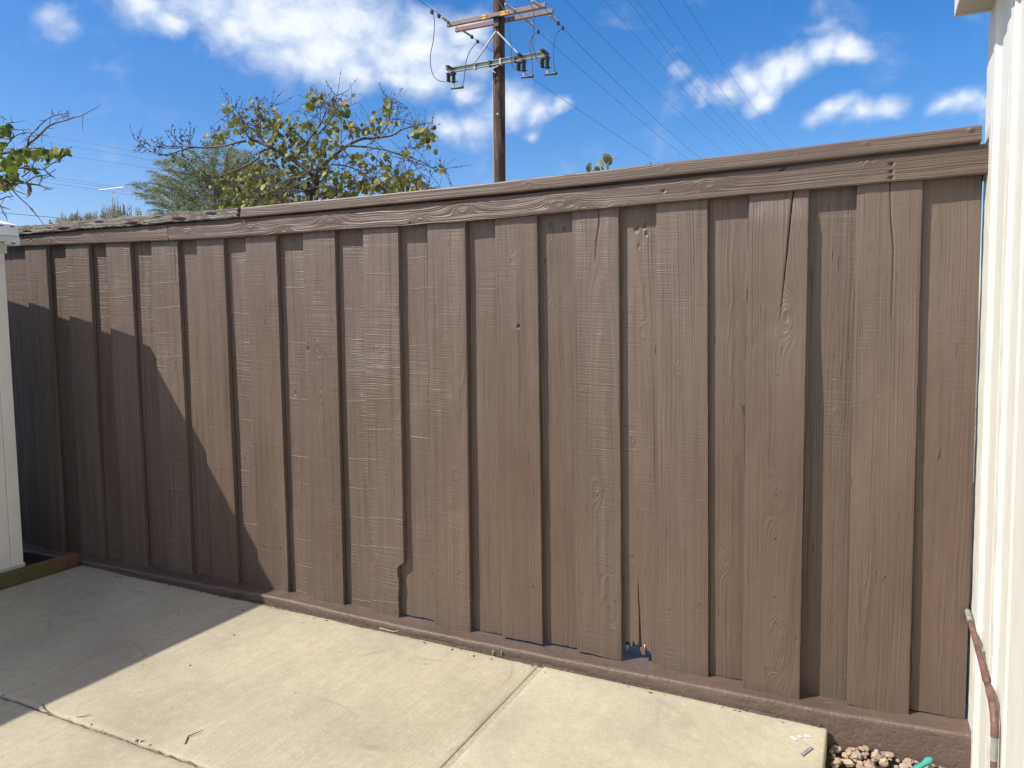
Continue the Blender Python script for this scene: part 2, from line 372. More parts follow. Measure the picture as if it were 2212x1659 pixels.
def moss_mat():
    m, t, p = new_mat('mossy_redwood')
    o = t.n.new('ShaderNodeTexCoord').outputs['Object']; s = t.sep(o)
    a = t.noise(t.vmath('MULTIPLY', o, (30, 4, 30)), 1.0, 4.0, 0.6); b = t.noise(o, 10.0, 4.0, 0.6)
    red = t.mix(a, (0.075, 0.035, 0.020), (0.17, 0.085, 0.048)); moss = t.mix(b, (0.070, 0.060, 0.022), (0.155, 0.130, 0.050))
    f = t.maprange(t.math('ADD', t.math('MULTIPLY', s[1], -1.0), t.math('MULTIPLY', b, 0.2)), 0.30, 0.40)
    t.put(p.inputs['Base Color'], t.mix(f, red, moss)); p.inputs['Roughness'].default_value = 0.9
    bump(t, p, a, 0.004); return m
M['moss'] = moss_mat()
M['soil'] = simple('dark_soil', (0.055, 0.042, 0.030), 0.95, var=0.4, scale=40, bmp=0.02, bscale=60)
M['ground'] = simple('dry_ground', (0.20, 0.17, 0.13), 0.95, var=0.3, scale=3, bmp=0.02, bscale=30)
M['bark'] = simple('grey_brown_bark', (0.150, 0.120, 0.098), 0.9, var=0.35, scale=30, bmp=0.004, bscale=80)
M['twig'] = simple('dark_twig_bark', (0.085, 0.062, 0.056), 0.9, var=0.4, scale=15)
M['pale_twig'] = simple('pale_dry_twig', (0.24, 0.205, 0.170), 0.9, var=0.3, scale=15)
def pole_mat():
    m, t, p = new_mat('creosoted_pole_wood')
    o = t.n.new('ShaderNodeTexCoord').outputs['Object']
    a = t.noise(t.vmath('MULTIPLY', o, (22, 22, 1.1)), 1.0, 5.0, 0.65, 0.6); b = t.noise(t.vmath('MULTIPLY', o, (3, 3, 0.5)), 1.0, 4.0, 0.6)
    c = t.ramp(a, [(0.34, (0.014, 0.009, 0.006)), (0.5, (0.058, 0.031, 0.019)), (0.66, (0.20, 0.108, 0.058))])
    c = t.mix(t.math('MULTIPLY', t.maprange(b, 0.5, 0.62), 0.75), c, (0.022, 0.016, 0.013))
    t.put(p.inputs['Base Color'], c); p.inputs['Roughness'].default_value = 0.8
    bump(t, p, a, 0.02); return m
M['pole'] = pole_mat()
M['arm'] = simple('faded_red_brown_arm', (0.26, 0.165, 0.145), 0.7, var=0.15, scale=8)
M['steel'] = simple('galvanised_steel', (0.42, 0.47, 0.46), 0.45, 0.3, var=0.08, scale=8)
M['iron'] = simple('dark_iron', (0.06, 0.06, 0.065), 0.5, 0.4)
M['porcelain'] = simple('dark_grey_porcelain', (0.055, 0.055, 0.06), 0.35)
M['polymer'] = simple('pale_grey_polymer', (0.42, 0.42, 0.40), 0.5)
M['wire'] = simple('weathered_wire', (0.07, 0.085, 0.10), 0.55, 0.2)
M['sign'] = simple('yellow_plate', (0.80, 0.44, 0.02), 0.5)
M['black'] = simple('black_lettering', (0.02, 0.02, 0.02), 0.6)
M['copper'] = simple('pipe_with_flaking_red_paint', (0.150, 0.078, 0.062), 0.55, var=0.45, scale=35, bmp=0.002, bscale=90)
M['pipe_bare'] = simple('pipe_bare_grey_green', (0.26, 0.27, 0.235), 0.5, var=0.3, scale=45)
M['teal'] = simple('teal_plastic', (0.06, 0.36, 0.30), 0.4)
M['tape'] = simple('speckled_grey_tape', (0.22, 0.22, 0.23), 0.7, var=0.7, scale=220)
M['whitepaint'] = simple('white_paint_drop', (0.75, 0.75, 0.72), 0.5)
M['antenna'] = simple('white_aluminium', (0.75, 0.76, 0.78), 0.4, 0.2)
M['nail'] = simple('painted_nail', (0.09, 0.066, 0.054), 0.5)
M['debris'] = simple('dry_leaf_bits', (0.13, 0.10, 0.07), 0.9, var=0.6, scale=9)
M['straw'] = simple('dry_straw', (0.50, 0.38, 0.20), 0.8)

def leaf_mat(name, stops, trans=0.48):
    m, t, p = new_mat(name)
    c = t.ramp(objrand(t), stops)
    o = t.n.new('ShaderNodeTexCoord').outputs['Object']
    c2 = t.mix(t.maprange(t.noise(o, 45.0, 3.0), 0.5, 0.75), c, (0.16, 0.12, 0.04))
    c = t.mix(0.25, c, c2)
    t.put(p.inputs['Base Color'], c); p.inputs['Roughness'].default_value = 0.45; p.inputs['Specular IOR Level'].default_value = 0.4
    tr = t.n.new('ShaderNodeBsdfTranslucent'); t.put(tr.inputs['Color'], c)
    mx = t.n.new('ShaderNodeMixShader'); mx.inputs[0].default_value = trans
    t.l.new(p.outputs[0], mx.inputs[1]); t.l.new(tr.outputs[0], mx.inputs[2])
    t.l.new(mx.outputs[0], t.n['Material Output'].inputs['Surface']); return m
def vleaf_mat(name, a, b, attrname='tint', trans=0.3):      # leaf colour from a per-leaf attribute
    m, t, p = new_mat(name)
    c = t.mix(attr(t, attrname), a, b)
    t.put(p.inputs['Base Color'], c); p.inputs['Roughness'].default_value = 0.55
    tr = t.n.new('ShaderNodeBsdfTranslucent'); t.put(tr.inputs['Color'], c)
    mx = t.n.new('ShaderNodeMixShader'); mx.inputs[0].default_value = trans
    t.l.new(p.outputs[0], mx.inputs[1]); t.l.new(tr.outputs[0], mx.inputs[2])
    t.l.new(mx.outputs[0], t.n['Material Output'].inputs['Surface']); return m
AUT = [(0.0, (0.095, 0.115, 0.020)), (0.35, (0.165, 0.180, 0.028)), (0.66, (0.26, 0.255, 0.045)), (0.84, (0.36, 0.33, 0.10)), (0.96, (0.50, 0.38, 0.05)), (1.0, (0.36, 0.15, 0.05))]
M['leaf_autumn'] = leaf_mat('olive_and_yellow_leaf', AUT)
M['leaf_green'] = leaf_mat('fresh_green_leaf', [(0.0, (0.055, 0.10, 0.015)), (0.5, (0.14, 0.21, 0.025)), (0.85, (0.26, 0.28, 0.04)), (1.0, (0.36, 0.26, 0.08))])
M['leaf_autumn_mass'] = vleaf_mat('olive_leaf_mass', (0.095, 0.115, 0.020), (0.33, 0.30, 0.07))
M['feather'] = vleaf_mat('feathery_grey_green', (0.085, 0.12, 0.05), (0.30, 0.34, 0.17))
M['weed'] = vleaf_mat('weed_green', (0.06, 0.10, 0.02), (0.24, 0.28, 0.08))
M['bushtop'] = vleaf_mat('pale_bush', (0.10, 0.14, 0.045), (0.42, 0.36, 0.18))

# ------------------------------------------------------------------ setting: ground, patio
gz = lambda x: -0.031*x                 # the patio falls gently towards the house
def slab(x0, x1, y0, y1, mat, parent, rough_edge=0.0, seed=1):
    nx = max(2, int((x1-x0)/0.02)); ny = max(2, int((y1-y0)/0.02))
    nx, ny = min(nx, 150), min(ny, 150)
    rr = 0.007
    us = np.concatenate([[0, rr*0.3, rr], np.linspace(0.03, (x1-x0)-0.03, nx), [(x1-x0)-rr, (x1-x0)-rr*0.3, x1-x0]])
    vs = np.concatenate([[0, rr*0.3, rr], np.linspace(0.03, (y1-y0)-0.03, ny), [(y1-y0)-rr, (y1-y0)-rr*0.3, y1-y0]])
    U, V = np.meshgrid(us, vs)
    X, Y = x0+U, y0+V
    ed = np.minimum(np.minimum(U, (x1-x0)-U), np.minimum(V, (y1-y0)-V))
    drop = np.where(ed < rr, rr-np.sqrt(np.maximum(0, rr*rr-(rr-ed)**2)), 0)
    Z = gz(X) - drop + 0.0012*(fbm(X*3+seed*3.3, seed)+fbm(Y*3, seed+5))
    if rough_edge:
        Y = Y + np.where(V > (y1-y0)-0.004, rough_edge*fbm(X*40, seed+11), 0) + np.where(V < 0.004, rough_edge*fbm(X*40, seed+13), 0)
        Z = Z - np.where(ed < rr*1.1, np.abs(rough_edge*0.7*fbm(X*60, seed+17)), 0)
    n, k = U.shape; v = np.stack([X, Y, Z], -1).reshape(-1, 3)
    f = [(j*k+i, j*k+i+1, (j+1)*k+i+1, (j+1)*k+i) for j in range(n-1) for i in range(k-1)]
    v = list(map(tuple, v)); b = len(v)
    border = [i for i in range(k)] + [j*k+k-1 for j in range(1, n)] + [(n-1)*k+i for i in range(k-2, -1, -1)] + [j*k for j in range(n-2, 0, -1)]
    v += [(v[i][0], v[i][1], gz(v[i][0])-0.14) for i in border]
    L = len(border)
    for q in range(L): f.append((border[(q+1) % L], border[q], b+q, b+(q+1) % L))
    o = mesh_obj('slab', v, f, mat, parent, True); return o
g = mesh_obj('ground', [(-600, -600, -0.16), (600, -600, -0.16), (600, 900, -0.16), (-600, 900, -0.16)], [(0, 1, 2, 3)], M['ground'])
tag(g, kind='structure')
patio = tag(empty('patio', (-1.9, -2.0, 0)), kind='structure')
slab(-3.815, -1.150, -1.174, -0.098, M['slab'], patio, 0.0022, 1)
slab(-3.815, -1.150, -6.0, -1.186, M['slab'], patio, 0.0022, 2)
slab(-1.130, -0.100, -1.180, -0.098, M['slab_smooth'], patio, 0.0, 3)
slab(-1.130, -0.100, -6.0, -1.190, M['slab_smooth'], patio, 0.0, 4)
# mortar at the bottom of the joints
jb = MB()
jb.box(-1.156, -1.124, -6.0, -0.10, -0.12, gz(-1.14)-0.0045)
j = jb.build('joint', simple('grey_joint_mortar', (0.36, 0.315, 0.25), 0.9, var=0.2, scale=60, bmp=0.003, bscale=120), patio)
jb = MB(); v = []; xs = np.linspace(-3.8, -1.16, 260)
for x in xs: v += [(x, -1.190, gz(x)-0.006+0.003*fbm(x*50, 3)), (x, -1.180+0.001*fbm(x*70, 5), gz(x)-0.010+0.006*fbm(x*33, 4)), (x, -1.170, gz(x)-0.006+0.003*fbm(x*45, 6))]
f = [(3*i+a, 3*i+3+a, 3*i+4+a, 3*i+1+a) for i in range(len(xs)-1) for a in (0, 1)]
mesh_obj('joint', v, f, simple('dirt_filled_joint', (0.16, 0.135, 0.10), 0.95, var=0.6, scale=70, bmp=0.006, bscale=150), patio)
v = []; xs = np.linspace(-7.5, -3.86, 60); ys = np.linspace(-5.2, -0.085, 60); X, Y = np.meshgrid(xs, ys)
Z = 0.075 + 0.018*fbm(X*9, 1)*fbm(Y*9, 2) + 0.01*fbm(X*31+Y*17, 8)
k = 60; f = [(jj*k+i, jj*k+i+1, (jj+1)*k+i+1, (jj+1)*k+i) for jj in range(59) for i in range(59)]
tag(mesh_obj('soil_strip', np.stack([X, Y, Z], -1).reshape(-1, 3), f, M['soil'], None, True), kind='structure')
X, Y = np.meshgrid(np.linspace(-9, 3, 60), np.linspace(0.165, 4.5, 30)); Z = 0.035 - 0.02*X*0.5 + 0.02*fbm(X*5, 3)*fbm(Y*5, 4); Z = np.clip(Z, 0.0, 0.12)
f = [(jj*60+i, jj*60+i+1, (jj+1)*60+i+1, (jj+1)*60+i) for jj in range(29) for i in range(59)]
tag(mesh_obj('added_soil', np.stack([X, Y, Z], -1).reshape(-1, 3), f, M['soil'], None, True), kind='structure')  # dark soil added beyond the fence to darken the gap at the broken foot
v = []; xs = np.linspace(-0.1, 0.33, 12); ys = np.linspace(-3.5, -0.07, 50); X, Y = np.meshgrid(xs, ys)
Z = -0.072 + 0*X; k = 12
f = [(jj*k+i, jj*k+i+1, (jj+1)*k+i+1, (jj+1)*k+i) for jj in range(49) for i in range(11)]
tag(mesh_obj('gravel_bed', np.stack([X, Y, Z], -1).reshape(-1, 3), f, M['soil']), kind='structure')

# ------------------------------------------------------------------ painted footing curb under the fence
CT = [(-5.6, 0.140), (-3.77, 0.1265), (-2.49, 0.1125), (-1.8, 0.082), (-1.09, 0.0645), (-0.58, 0.062), (-0.1, 0.052), (0.34, 0.060)]
def curb():
    xs = np.arange(-5.6, 0.335, 0.012); top = interp(xs, CT)
    prof = [(0.17, -0.25), (0.17, -0.004), (0.10, 0.0), (0.06, 0.0), (0.02, -0.001), (-0.02, -0.001), (-0.045, 0.0), (-0.062, 0.002), (-0.074, 0.003), (-0.0805, 0.0005),
            (-0.0835, -0.0045), (-0.0840, -0.016), (-0.084, -0.045), (-0.085, -0.065), (-0.086, -0.09), (-0.088, -0.12), (-0.09, -0.25)]
    n = len(prof); v = []
    for i, x in enumerate(xs):
        wob = 0.003*fbm(x*1.7, 3); lip = 0.0012*fbm(x*26, 9)
        for q, (y, z) in enumerate(prof):
            front = 1.0 if q >= 7 else 0.0
            rgh = 0.0008*fbm(np.array([x*41+q*3.7]), 5)[0]
            v.append((x, y + front*(wob+rgh) + (lip if 7 <= q <= 11 else 0), top[i]+z + (0.0012*fbm(np.array([x*19+q*0.7]), 7)[0] if 3 <= q <= 11 else 0) if q not in (0, n-1) else z))
    f = [(i*n+q, i*n+q+1, (i+1)*n+q+1, (i+1)*n+q) for i in range(len(xs)-1) for q in range(n-1)]
    f += [tuple(range(n)), tuple((len(xs)-1)*n+q for q in range(n))[::-1]]
    o = mesh_obj('footing_curb', v, f, M['curb'], None, True)
    return tag(o, 'brown painted concrete curb running under the board fence', 'curb')
curb()

# ------------------------------------------------------------------ the fence
fence = empty('board_fence', (-2.0, 0.06, 0.08))
tag(fence, 'brown painted board fence with overlapping vertical boards and a top rail', 'fence')
def set_attr(me, name, arr):
    a = me.attributes.new(name, 'FLOAT', 'POINT'); a.data.foreach_set('value', np.asarray(arr, np.float32).ravel())
def plank(name, L, place, left, right, lo, hi, thick, mat, parent, seed, knots=(), crack=None, pits=(), nu=30, nv=200, relief=1.0, pit_long=1.0, kamp=2.2, kv_=2.8, pith=None, edge=0.0025, rough_edges=0.0, style=0.2, wave=0.0):
    """one board: u across, v along; place(u, v, depth) -> world. left/right(v) give the edges, lo/hi(u01) the ends."""
    rng = random.Random(seed)
    s = np.concatenate([[0, 0.012, 0.03], np.linspace(0.06, 0.94, nu-5), [0.97, 0.988, 1.0]])
    V0 = np.linspace(0, 1, nv)
    S, T = np.meshgrid(s, V0)
    lo_, hi_ = lo(S), hi(S); v = lo_ + (hi_-lo_)*T
    vm = v
    l, r = left(vm), right(vm)
    if rough_edges: l = l + rough_edges*fbm(vm*30, seed+2); r = r + rough_edges*fbm(vm*30, seed+4)
    u = l + (r-l)*S
    depth = np.zeros_like(u)
    if crack:
        cu = interp(vm, sorted([(c[0], c[1]) for c in crack])); cw = interp(vm, sorted([(c[0], c[2]) for c in crack]))
        c01 = np.clip((cu-l)/(r-l), 0.08, 0.92); w01 = cw/(r-l)
        k0 = np.argmin(np.abs(s - float(np.mean(c01))))
        newS = S.copy()
        sl = s[:k0-1]/s[k0-2] ; sr = (s[k0+2:]-s[k0+2])/(1-s[k0+2])
        for i in range(k0-1): newS[:, i] = sl[i]*(c01-w01)[:, 0]
        newS[:, k0-1] = (c01-w01*0.75)[:, 0]; newS[:, k0] = c01[:, 0]; newS[:, k0+1] = (c01+w01*0.75)[:, 0]
        for q, i in enumerate(range(k0+2, len(s))): newS[:, i] = ((c01+w01)+(1-c01-w01)*sr[q])[:, 0]
        S = newS; u = l + (r-l)*S
        act = np.clip((cw-0.0003)/0.0010, 0, 1)
        for i in (k0-1, k0, k0+1): depth[:, i] += (0.016 if i == k0 else 0.013)*act[:, i]
    mid = (l+r)/2
    # ring field of a flat-sawn plank
    up = pith if pith is not None else (rng.uniform(-0.5, 0.5)*0.18 if rng.random() < 0.45 else rng.choice((-1, 1))*rng.uniform(0.12, 0.3))
    hh = 0.035 + 0.045*fbm(v*0.55+seed, seed+21, 2) + rng.uniform(-0.02, 0.02)*v + 0.004*fbm(v*5, seed+23, 3)
    hh = hh + wave*fbm(v*2.3, seed+27, 2)
    gr = np.sqrt((u-mid-up)**2 + hh**2 + 1e-6) + 0.003*fbm(v*1.7+u*9, seed+3, 3)
    for (ku, kv, kr) in knots:
        du, dv = u-mid-ku, v-kv
        q = (du/(1.15*kr))**2 + (dv/(kv_*kr))**2
        gr = gr + kamp*kr*np.exp(-q)*np.where(du >= 0, 1, 1)
        rr = np.sqrt(du**2 + (dv*0.8)**2)/kr
        depth = depth - relief*0.0012*np.exp(-((rr-0.95)/0.25)**2) + relief*0.0008*np.exp(-(rr/0.55)**2)
    for (pu, pv, pr, pd) in pits:
        rr = np.sqrt((u-mid-pu)**2 + ((v-pv)/pit_long)**2)/pr
        depth = depth + pd*np.clip(1.6-1.6*rr, 0, 1)
    wmax = np.max(r-l)
    depth = depth + relief*(0.0011*fbm(v*2.1+3*seed, seed+31) + 0.0009*fbm((u-mid)*18+seed, seed+33) + 0.0007*fbm(v*17, seed+35, 3)*fbm(u*25, seed+36, 2))
    ed = np.minimum(u-l, r-u); depth = depth + np.where(ed < 0.006, edge*(1-ed/0.006)**2, 0)
    n, k = u.shape
    P = place(u, v, depth).reshape(-1, 3)
    f = [(jj*k+i, jj*k+i+1, (jj+1)*k+i+1, (jj+1)*k+i) for jj in range(n-1) for i in range(k-1)]
    nf = len(f)
    border = [i for i in range(k)] + [jj*k+k-1 for jj in range(1, n)] + [(n-1)*k+i for i in range(k-2, -1, -1)] + [jj*k for jj in range(n-2, 0, -1)]
    B0 = P[border]; uf, vf = u.reshape(-1)[border], v.reshape(-1)[border]
    B1 = place(uf, vf, np.full_like(uf, thick))
    b = len(P); Lb = len(border); allv = np.concatenate([P, B0, B1])
    for q in range(Lb): f.append((b+(q+1) % Lb, b+q, b+Lb+q, b+Lb+(q+1) % Lb))
    f.append(tuple(b+Lb+q for q in range(Lb)))
    me = bpy.data.meshes.new(name); me.from_pydata(allv.tolist(), [], f); me.update()
    sm = [True]*nf + [False]*(len(f)-nf); me.polygons.foreach_set('use_smooth', sm)
    ext = lambda a: np.concatenate([a.reshape(-1), a.reshape(-1)[border], a.reshape(-1)[border]])
    tb = np.concatenate([np.zeros(len(P)), np.zeros(Lb), np.full(Lb, thick)])
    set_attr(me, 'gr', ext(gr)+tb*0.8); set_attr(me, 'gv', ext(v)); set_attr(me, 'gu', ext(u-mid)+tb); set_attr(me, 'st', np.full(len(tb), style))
    if mat: me.materials.append(mat)
    o = bpy.data.objects.new(name, me); col.objects.link(o); part(o, parent)
    return o

SC = 2.8/2.75
FL = [-4.208, -3.875, -3.564, -3.240, -2.934, -2.626, -2.291, -1.967, -1.647, -1.340, -1.019, -0.699, -0.377, -0.043]
FR = [-4.033, -3.695, -3.389, -3.063, -2.765, -2.446, -2.117, -1.789, -1.472, -1.162, -0.839, -0.519, -0.188, 0.143]
BX = [0.003, -0.011, 0.011, 0.003, 0.011, 0.0, -0.011, -0.014, -0.008, 0.006, 0.008, 0.014, -0.003, 0.0]      # drift of the foot of each board
FZ = [0.126, 0.1245, 0.119, 0.113, 0.108, 0.1, 0.09, 0.084, 0.075, 0.078, 0.068, 0.0555, 0.040, 0.052]
FB = [(-4.6, 1.852), (-4.389, 1.850), (-2.855, 1.803), (-1.498, 1.791), (-0.379, 1.806), (0.34, 1.812)]    # underside of the fascia
KN = {3: [(0.03, 1.2, 0.012)], 4: [(-0.02, 0.7, 0.01)], 5: [(0.02, 1.15, 0.011)], 6: [(-0.02, 1.28, 0.016), (-0.01, 1.05, 0.016), (0.0, 0.55, 0.014), (0.0, 0.3, 0.012)],
      7: [(0.0, 1.25, 0.014), (0.01, 0.85, 0.012), (0.0, 0.2, 0.012)], 8: [(0.03, 0.75, 0.020)], 9: [(-0.02, 1.62, 0.013), (0.02, 0.6, 0.009)],
      10: [(0.0, 0.745, 0.021), (0.045, 0.255, 0.022), (0.04, 0.36, 0.014), (-0.055, 1.1, 0.012)], 11: [(-0.02, 1.2, 0.008)],
      12: [(0.04, 1.385, 0.026), (0.02, 0.76, 0.030), (0.035, 0.30, 0.024), (0.03, 0.20, 0.028)], 13: [(-0.02, 1.55, 0.007), (-0.02, 1.1, 0.007)]}
CR = {3: [(1.83, 0.075, 0.0012), (1.70, 0.073, 0.002), (1.60, 0.070, 0.0001), (0.1, 0.070, 0.0001)],
      10: [(1.82, 0.012, 0.0012), (1.75, 0.018, 0.0018), (1.68, 0.006, 0.0014), (1.60, 0.002, 0.0001), (0.0, 0.0, 0.0001)],
      12: [(1.84, 0.050, 0.0026), (1.66, 0.036, 0.0026), (1.50, 0.022, 0.0016), (1.36, 0.010, 0.0001), (0.0, 0.01, 0.0001)],
      13: [(1.84, 0.000, 0.0010), (1.70, 0.006, 0.0011), (1.60, 0.016, 0.0009), (1.45, 0.016, 0.0005), (1.30, 0.015, 0.0001), (0.0, 0.01, 0.0001)]}
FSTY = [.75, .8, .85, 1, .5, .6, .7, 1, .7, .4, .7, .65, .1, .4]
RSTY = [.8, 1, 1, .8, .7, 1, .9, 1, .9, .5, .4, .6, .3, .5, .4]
boards = []
for i in range(14):
    xl, xr = FL[i]*SC, FR[i]*SC; cx = (xl+xr)/2; dx = BX[i]; zt = float(interp(cx, FB))+0.07; zb = FZ[i]
    rng = random.Random(100+i)
    y0 = rng.uniform(-0.002, 0.002); lean = 0.010 if i == 12 else rng.uniform(-0.002, 0.003)
    left = lambda v, xl=xl, dx=dx, zt=zt, zb=zb: xl + dx*(zt-v)/(zt-zb)
    right = lambda v, xr=xr, dx=dx, zt=zt, zb=zb: xr + dx*(zt-v)/(zt-zb)
    if i == 7:                           # foot broken away on one side
        right = lambda v, xr=xr, dx=dx, zt=zt, zb=zb: xr + dx*(zt-v)/(zt-zb) - 0.030*np.clip((0.335-v)/0.022, 0, 1) - 0.003*np.clip(fbm(v*40, 4), -1, 1)*(v < 0.33)
    zbf = lambda s, zb=zb, i=i: zb + 0.0025*fbm(s*7, i+50) - 0.006*(s-0.5)
    ztf = lambda s, zt=zt: zt + 0*s
    place = lambda u, v, d, y0=y0, lean=lean, zt=zt, zb=zb: np.stack([u, y0 - lean*(zt-v)/(zt-zb) + d, v], -1)
    if i == 12:
        ss = lambda q: np.clip(q, 0, 1)**2*(3-2*np.clip(q, 0, 1))
        place = lambda u, v, d, y0=y0: np.stack([u, y0 - 0.012*ss((1.82-v)/0.12) - 0.020*ss((1.48-v)/0.40) + d, v], -1)
    cr = CR.get(i); cr = [(a, b+cx, c) for a, b, c in cr] if cr else None
    pits = [(0.005, 1.365, 0.0075, 0.02)] if i == 9 else ()
    if i == 6: pits = [(-0.075, 1.275, 0.007, 0.012)]
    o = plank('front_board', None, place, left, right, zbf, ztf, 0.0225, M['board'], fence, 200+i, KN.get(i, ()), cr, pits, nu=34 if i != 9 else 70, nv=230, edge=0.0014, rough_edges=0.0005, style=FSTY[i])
    boards.append((o, cx, dx, zt, zb, y0, lean))
# boards of the rear layer, seen in the gaps
gaps = [(-4.60, FL[0]*SC)] + [(FR[i]*SC, FL[i+1]*SC) for i in range(13)] + [(FR[13]*SC, 0.352)]
RZ = [0.128, 0.126, 0.124, 0.119, 0.114, 0.109, 0.1, 0.0895, 0.0895, 0.077, 0.074, 0.11, 0.062, 0.046, 0.061]
RK = {9: [(0.0, 1.42, 0.010)], 10: [(-0.02, 1.45, 0.013), (0.0, 1.05, 0.008), (-0.02, 1.73, 0.01)], 11: [(0.01, 1.34, 0.013), (-0.03, 0.93, 0.012), (0.0, 0.65, 0.011), (0.025, 0.42, 0.010)],
      12: [(0.03, 0.22, 0.011), (0.0, 0.5, 0.018)], 13: [(0.03, 1.05, 0.014)]}
rear = []
for i, (a, b) in enumerate(gaps):
    ov = 0.022
    xl, xr = a-ov, b+ov
    if i == 14: xr = 0.312
    if i == 8: xl = a-0.055
    if i == 0: xl = -4.64
    rng = random.Random(300+i); cx = (xl+xr)/2; zt = float(interp(cx, FB))+0.06; zb = RZ[i]
    y0 = 0.0265 + rng.uniform(0, 0.002)
    dr = (BX[min(i, 13)] + BX[max(i-1, 0)])/2*0.5
    left = lambda v, xl=xl, dr=dr: xl + dr*(1.8-v)/1.7
    right = lambda v, xr=xr, dr=dr, i=i: xr + dr*(1.8-v)/1.7*(0 if i == 14 else 1)
    if i == 11:                          # rotted, splintered foot
        zbf = lambda s: 0.112 + 0.020*np.clip(fbm(s*6+0.7, 77, 5), -1, 1) + 0.014*np.clip(fbm(s*24, 79, 3), -1, 1) - 0.022*(s > 0.42)*(1+0.4*fbm(s*22, 5)) - 0.018*(s > 0.72)
    else:
        zbf = lambda s, zb=zb, i=i: zb + 0.002*fbm(s*8, i+60) - 0.005*(s-0.5)
    ztf = lambda s, zt=zt: zt + 0*s
    cr = None
    if i == 11: cr = [(0.0, cx+0.002, 0.006), (0.13, cx+0.004, 0.006), (0.22, cx+0.002, 0.0035), (0.30, cx-0.002, 0.003), (0.40, cx-0.004, 0.0001), (1.9, cx-0.004, 0.0001)]
    place = lambda u, v, d, y0=y0: np.stack([u, y0 + d, v], -1)
    pits = ()
    if i == 10: pits = [(-0.03, 1.76, 0.006, 0.012), (0.03, 1.74, 0.008, 0.012), (-0.055, 1.62, 0.006, 0.014)]
    if i == 11: pits = [(-0.01, 1.72, 0.012, 0.010), (0.02, 1.73, 0.009, 0.013), (0.028, 1.70, 0.007, 0.012), (0.0, 1.66, 0.006, 0.011)]
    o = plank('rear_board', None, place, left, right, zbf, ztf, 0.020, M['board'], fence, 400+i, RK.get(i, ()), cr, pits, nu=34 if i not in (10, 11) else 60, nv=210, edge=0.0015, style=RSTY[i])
    rear.append(o)
spl = random.Random(6); gx0, gx1 = gaps[11][0]+0.012, gaps[11][1]-0.03
for q in range(6):
    x = gx0+(gx1-gx0)*spl.random(); z = 0.120+spl.uniform(-.014, .020); l = spl.uniform(.006, .024); w = spl.uniform(.0015, .009); y = 0.030+spl.uniform(0, .010); dx_ = spl.uniform(-.006, .006)
    o = mesh_obj('splinter', [(x-w, y, z), (x+w, y, z), (x+w*.6, y+.004, z), (x-w*.7, y+.004, z), (x+dx_, y-.006, z-l)], [(0, 1, 4), (1, 2, 4), (2, 3, 4), (3, 0, 4), (0, 3, 2, 1)], M['straw'] if spl.random() < .5 else M['board'])
    o.parent = rear[11]
rear[11]['label'] = 'rear board with a split and rotted away foot'
boards[7][0]['label'] = 'front board with a corner of its foot broken away'
boards[12][0]['label'] = 'front board with a long split from the top and large knots'
# backing: rails and posts on the far side
for z in (0.45, 1.62):
    MB().box(-4.75, 0.31, 0.0505, 0.0885, z, z+0.089).build('rail', M['board'], fence, 0.003)
for x in (-4.5, -2.2, 0.15):
    MB().box(x-0.045, x+0.045, 0.0895, 0.178, -0.15, 1.85).build('post', M['board'], fence, 0.003)
# fascia boards: u is z, v runs along the fence
CAPB = [(-4.6, 1.913), (-2.64, 1.886), (-2.31, 1.885), (-1.34, 1.885), (-0.26, 1.897), (0.34, 1.908)]
FT = [(-4.6, 1.905), (-4.37, 1.9045), (-2.31, 1.8785), (-1.34, 1.878), (-0.73, 1.880), (-0.05, 1.893), (0.34, 1.901)]
fas_knots = [(0.012, -3.03, 0.020), (0.010, -2.62, 0.016), (-0.02, -2.42, 0.016), (0.012, -2.16, 0.022), (-0.015, -1.70, 0.013), (0.012, -1.50, 0.02), (0.0, -1.08, 0.019), (-0.03, -0.98, 0.012), (0.015, -0.52, 0.019), (-0.03, -0.83, 0.012), (0.03, 0.0, 0.01)]
def fascia(x0, x1, y0, seed, knots, holes):
    place = lambda u, v, d: np.stack([v, y0+d, u], -1)
    bot = lambda v: interp(v, FB) + 0.0008*fbm(v*9, seed)
    top = lambda v: interp(v, FT) + 0.001*fbm(v*7, seed+1)
    return plank('fascia_board', None, place, bot, top, lambda s: x0+0.004*fbm(s*5, seed)+0*s, lambda s: x1+0*s, 0.0185, M['fascia'], fence, seed, knots, None, holes, nu=34, nv=int((x1-x0)*170), relief=0.8, pith=0.085, edge=0.0018, rough_edges=0.0006, wave=0.009, kamp=1.7, kv_=3.6)
fascia(-4.64, -3.155, -0.0195, 501, [(0.0, -4.05, 0.018), (0.01, -3.62, 0.015)], [(0.02, -4.26, 0.006, 0.008), (0.0, -4.2, 0.006, 0.008)])
fascia(-3.15, 0.322, -0.0205, 502, fas_knots, [(0.012, 0.055, 0.007, 0.011), (-0.012, 0.055, 0.007, 0.011), (-0.03, 0.055, 0.007, 0.011), (0.036, -0.275, 0.011, 0.012), (0.0, -0.68, 0.007, 0.009), (-0.036, -1.75, 0.006, 0.008)])
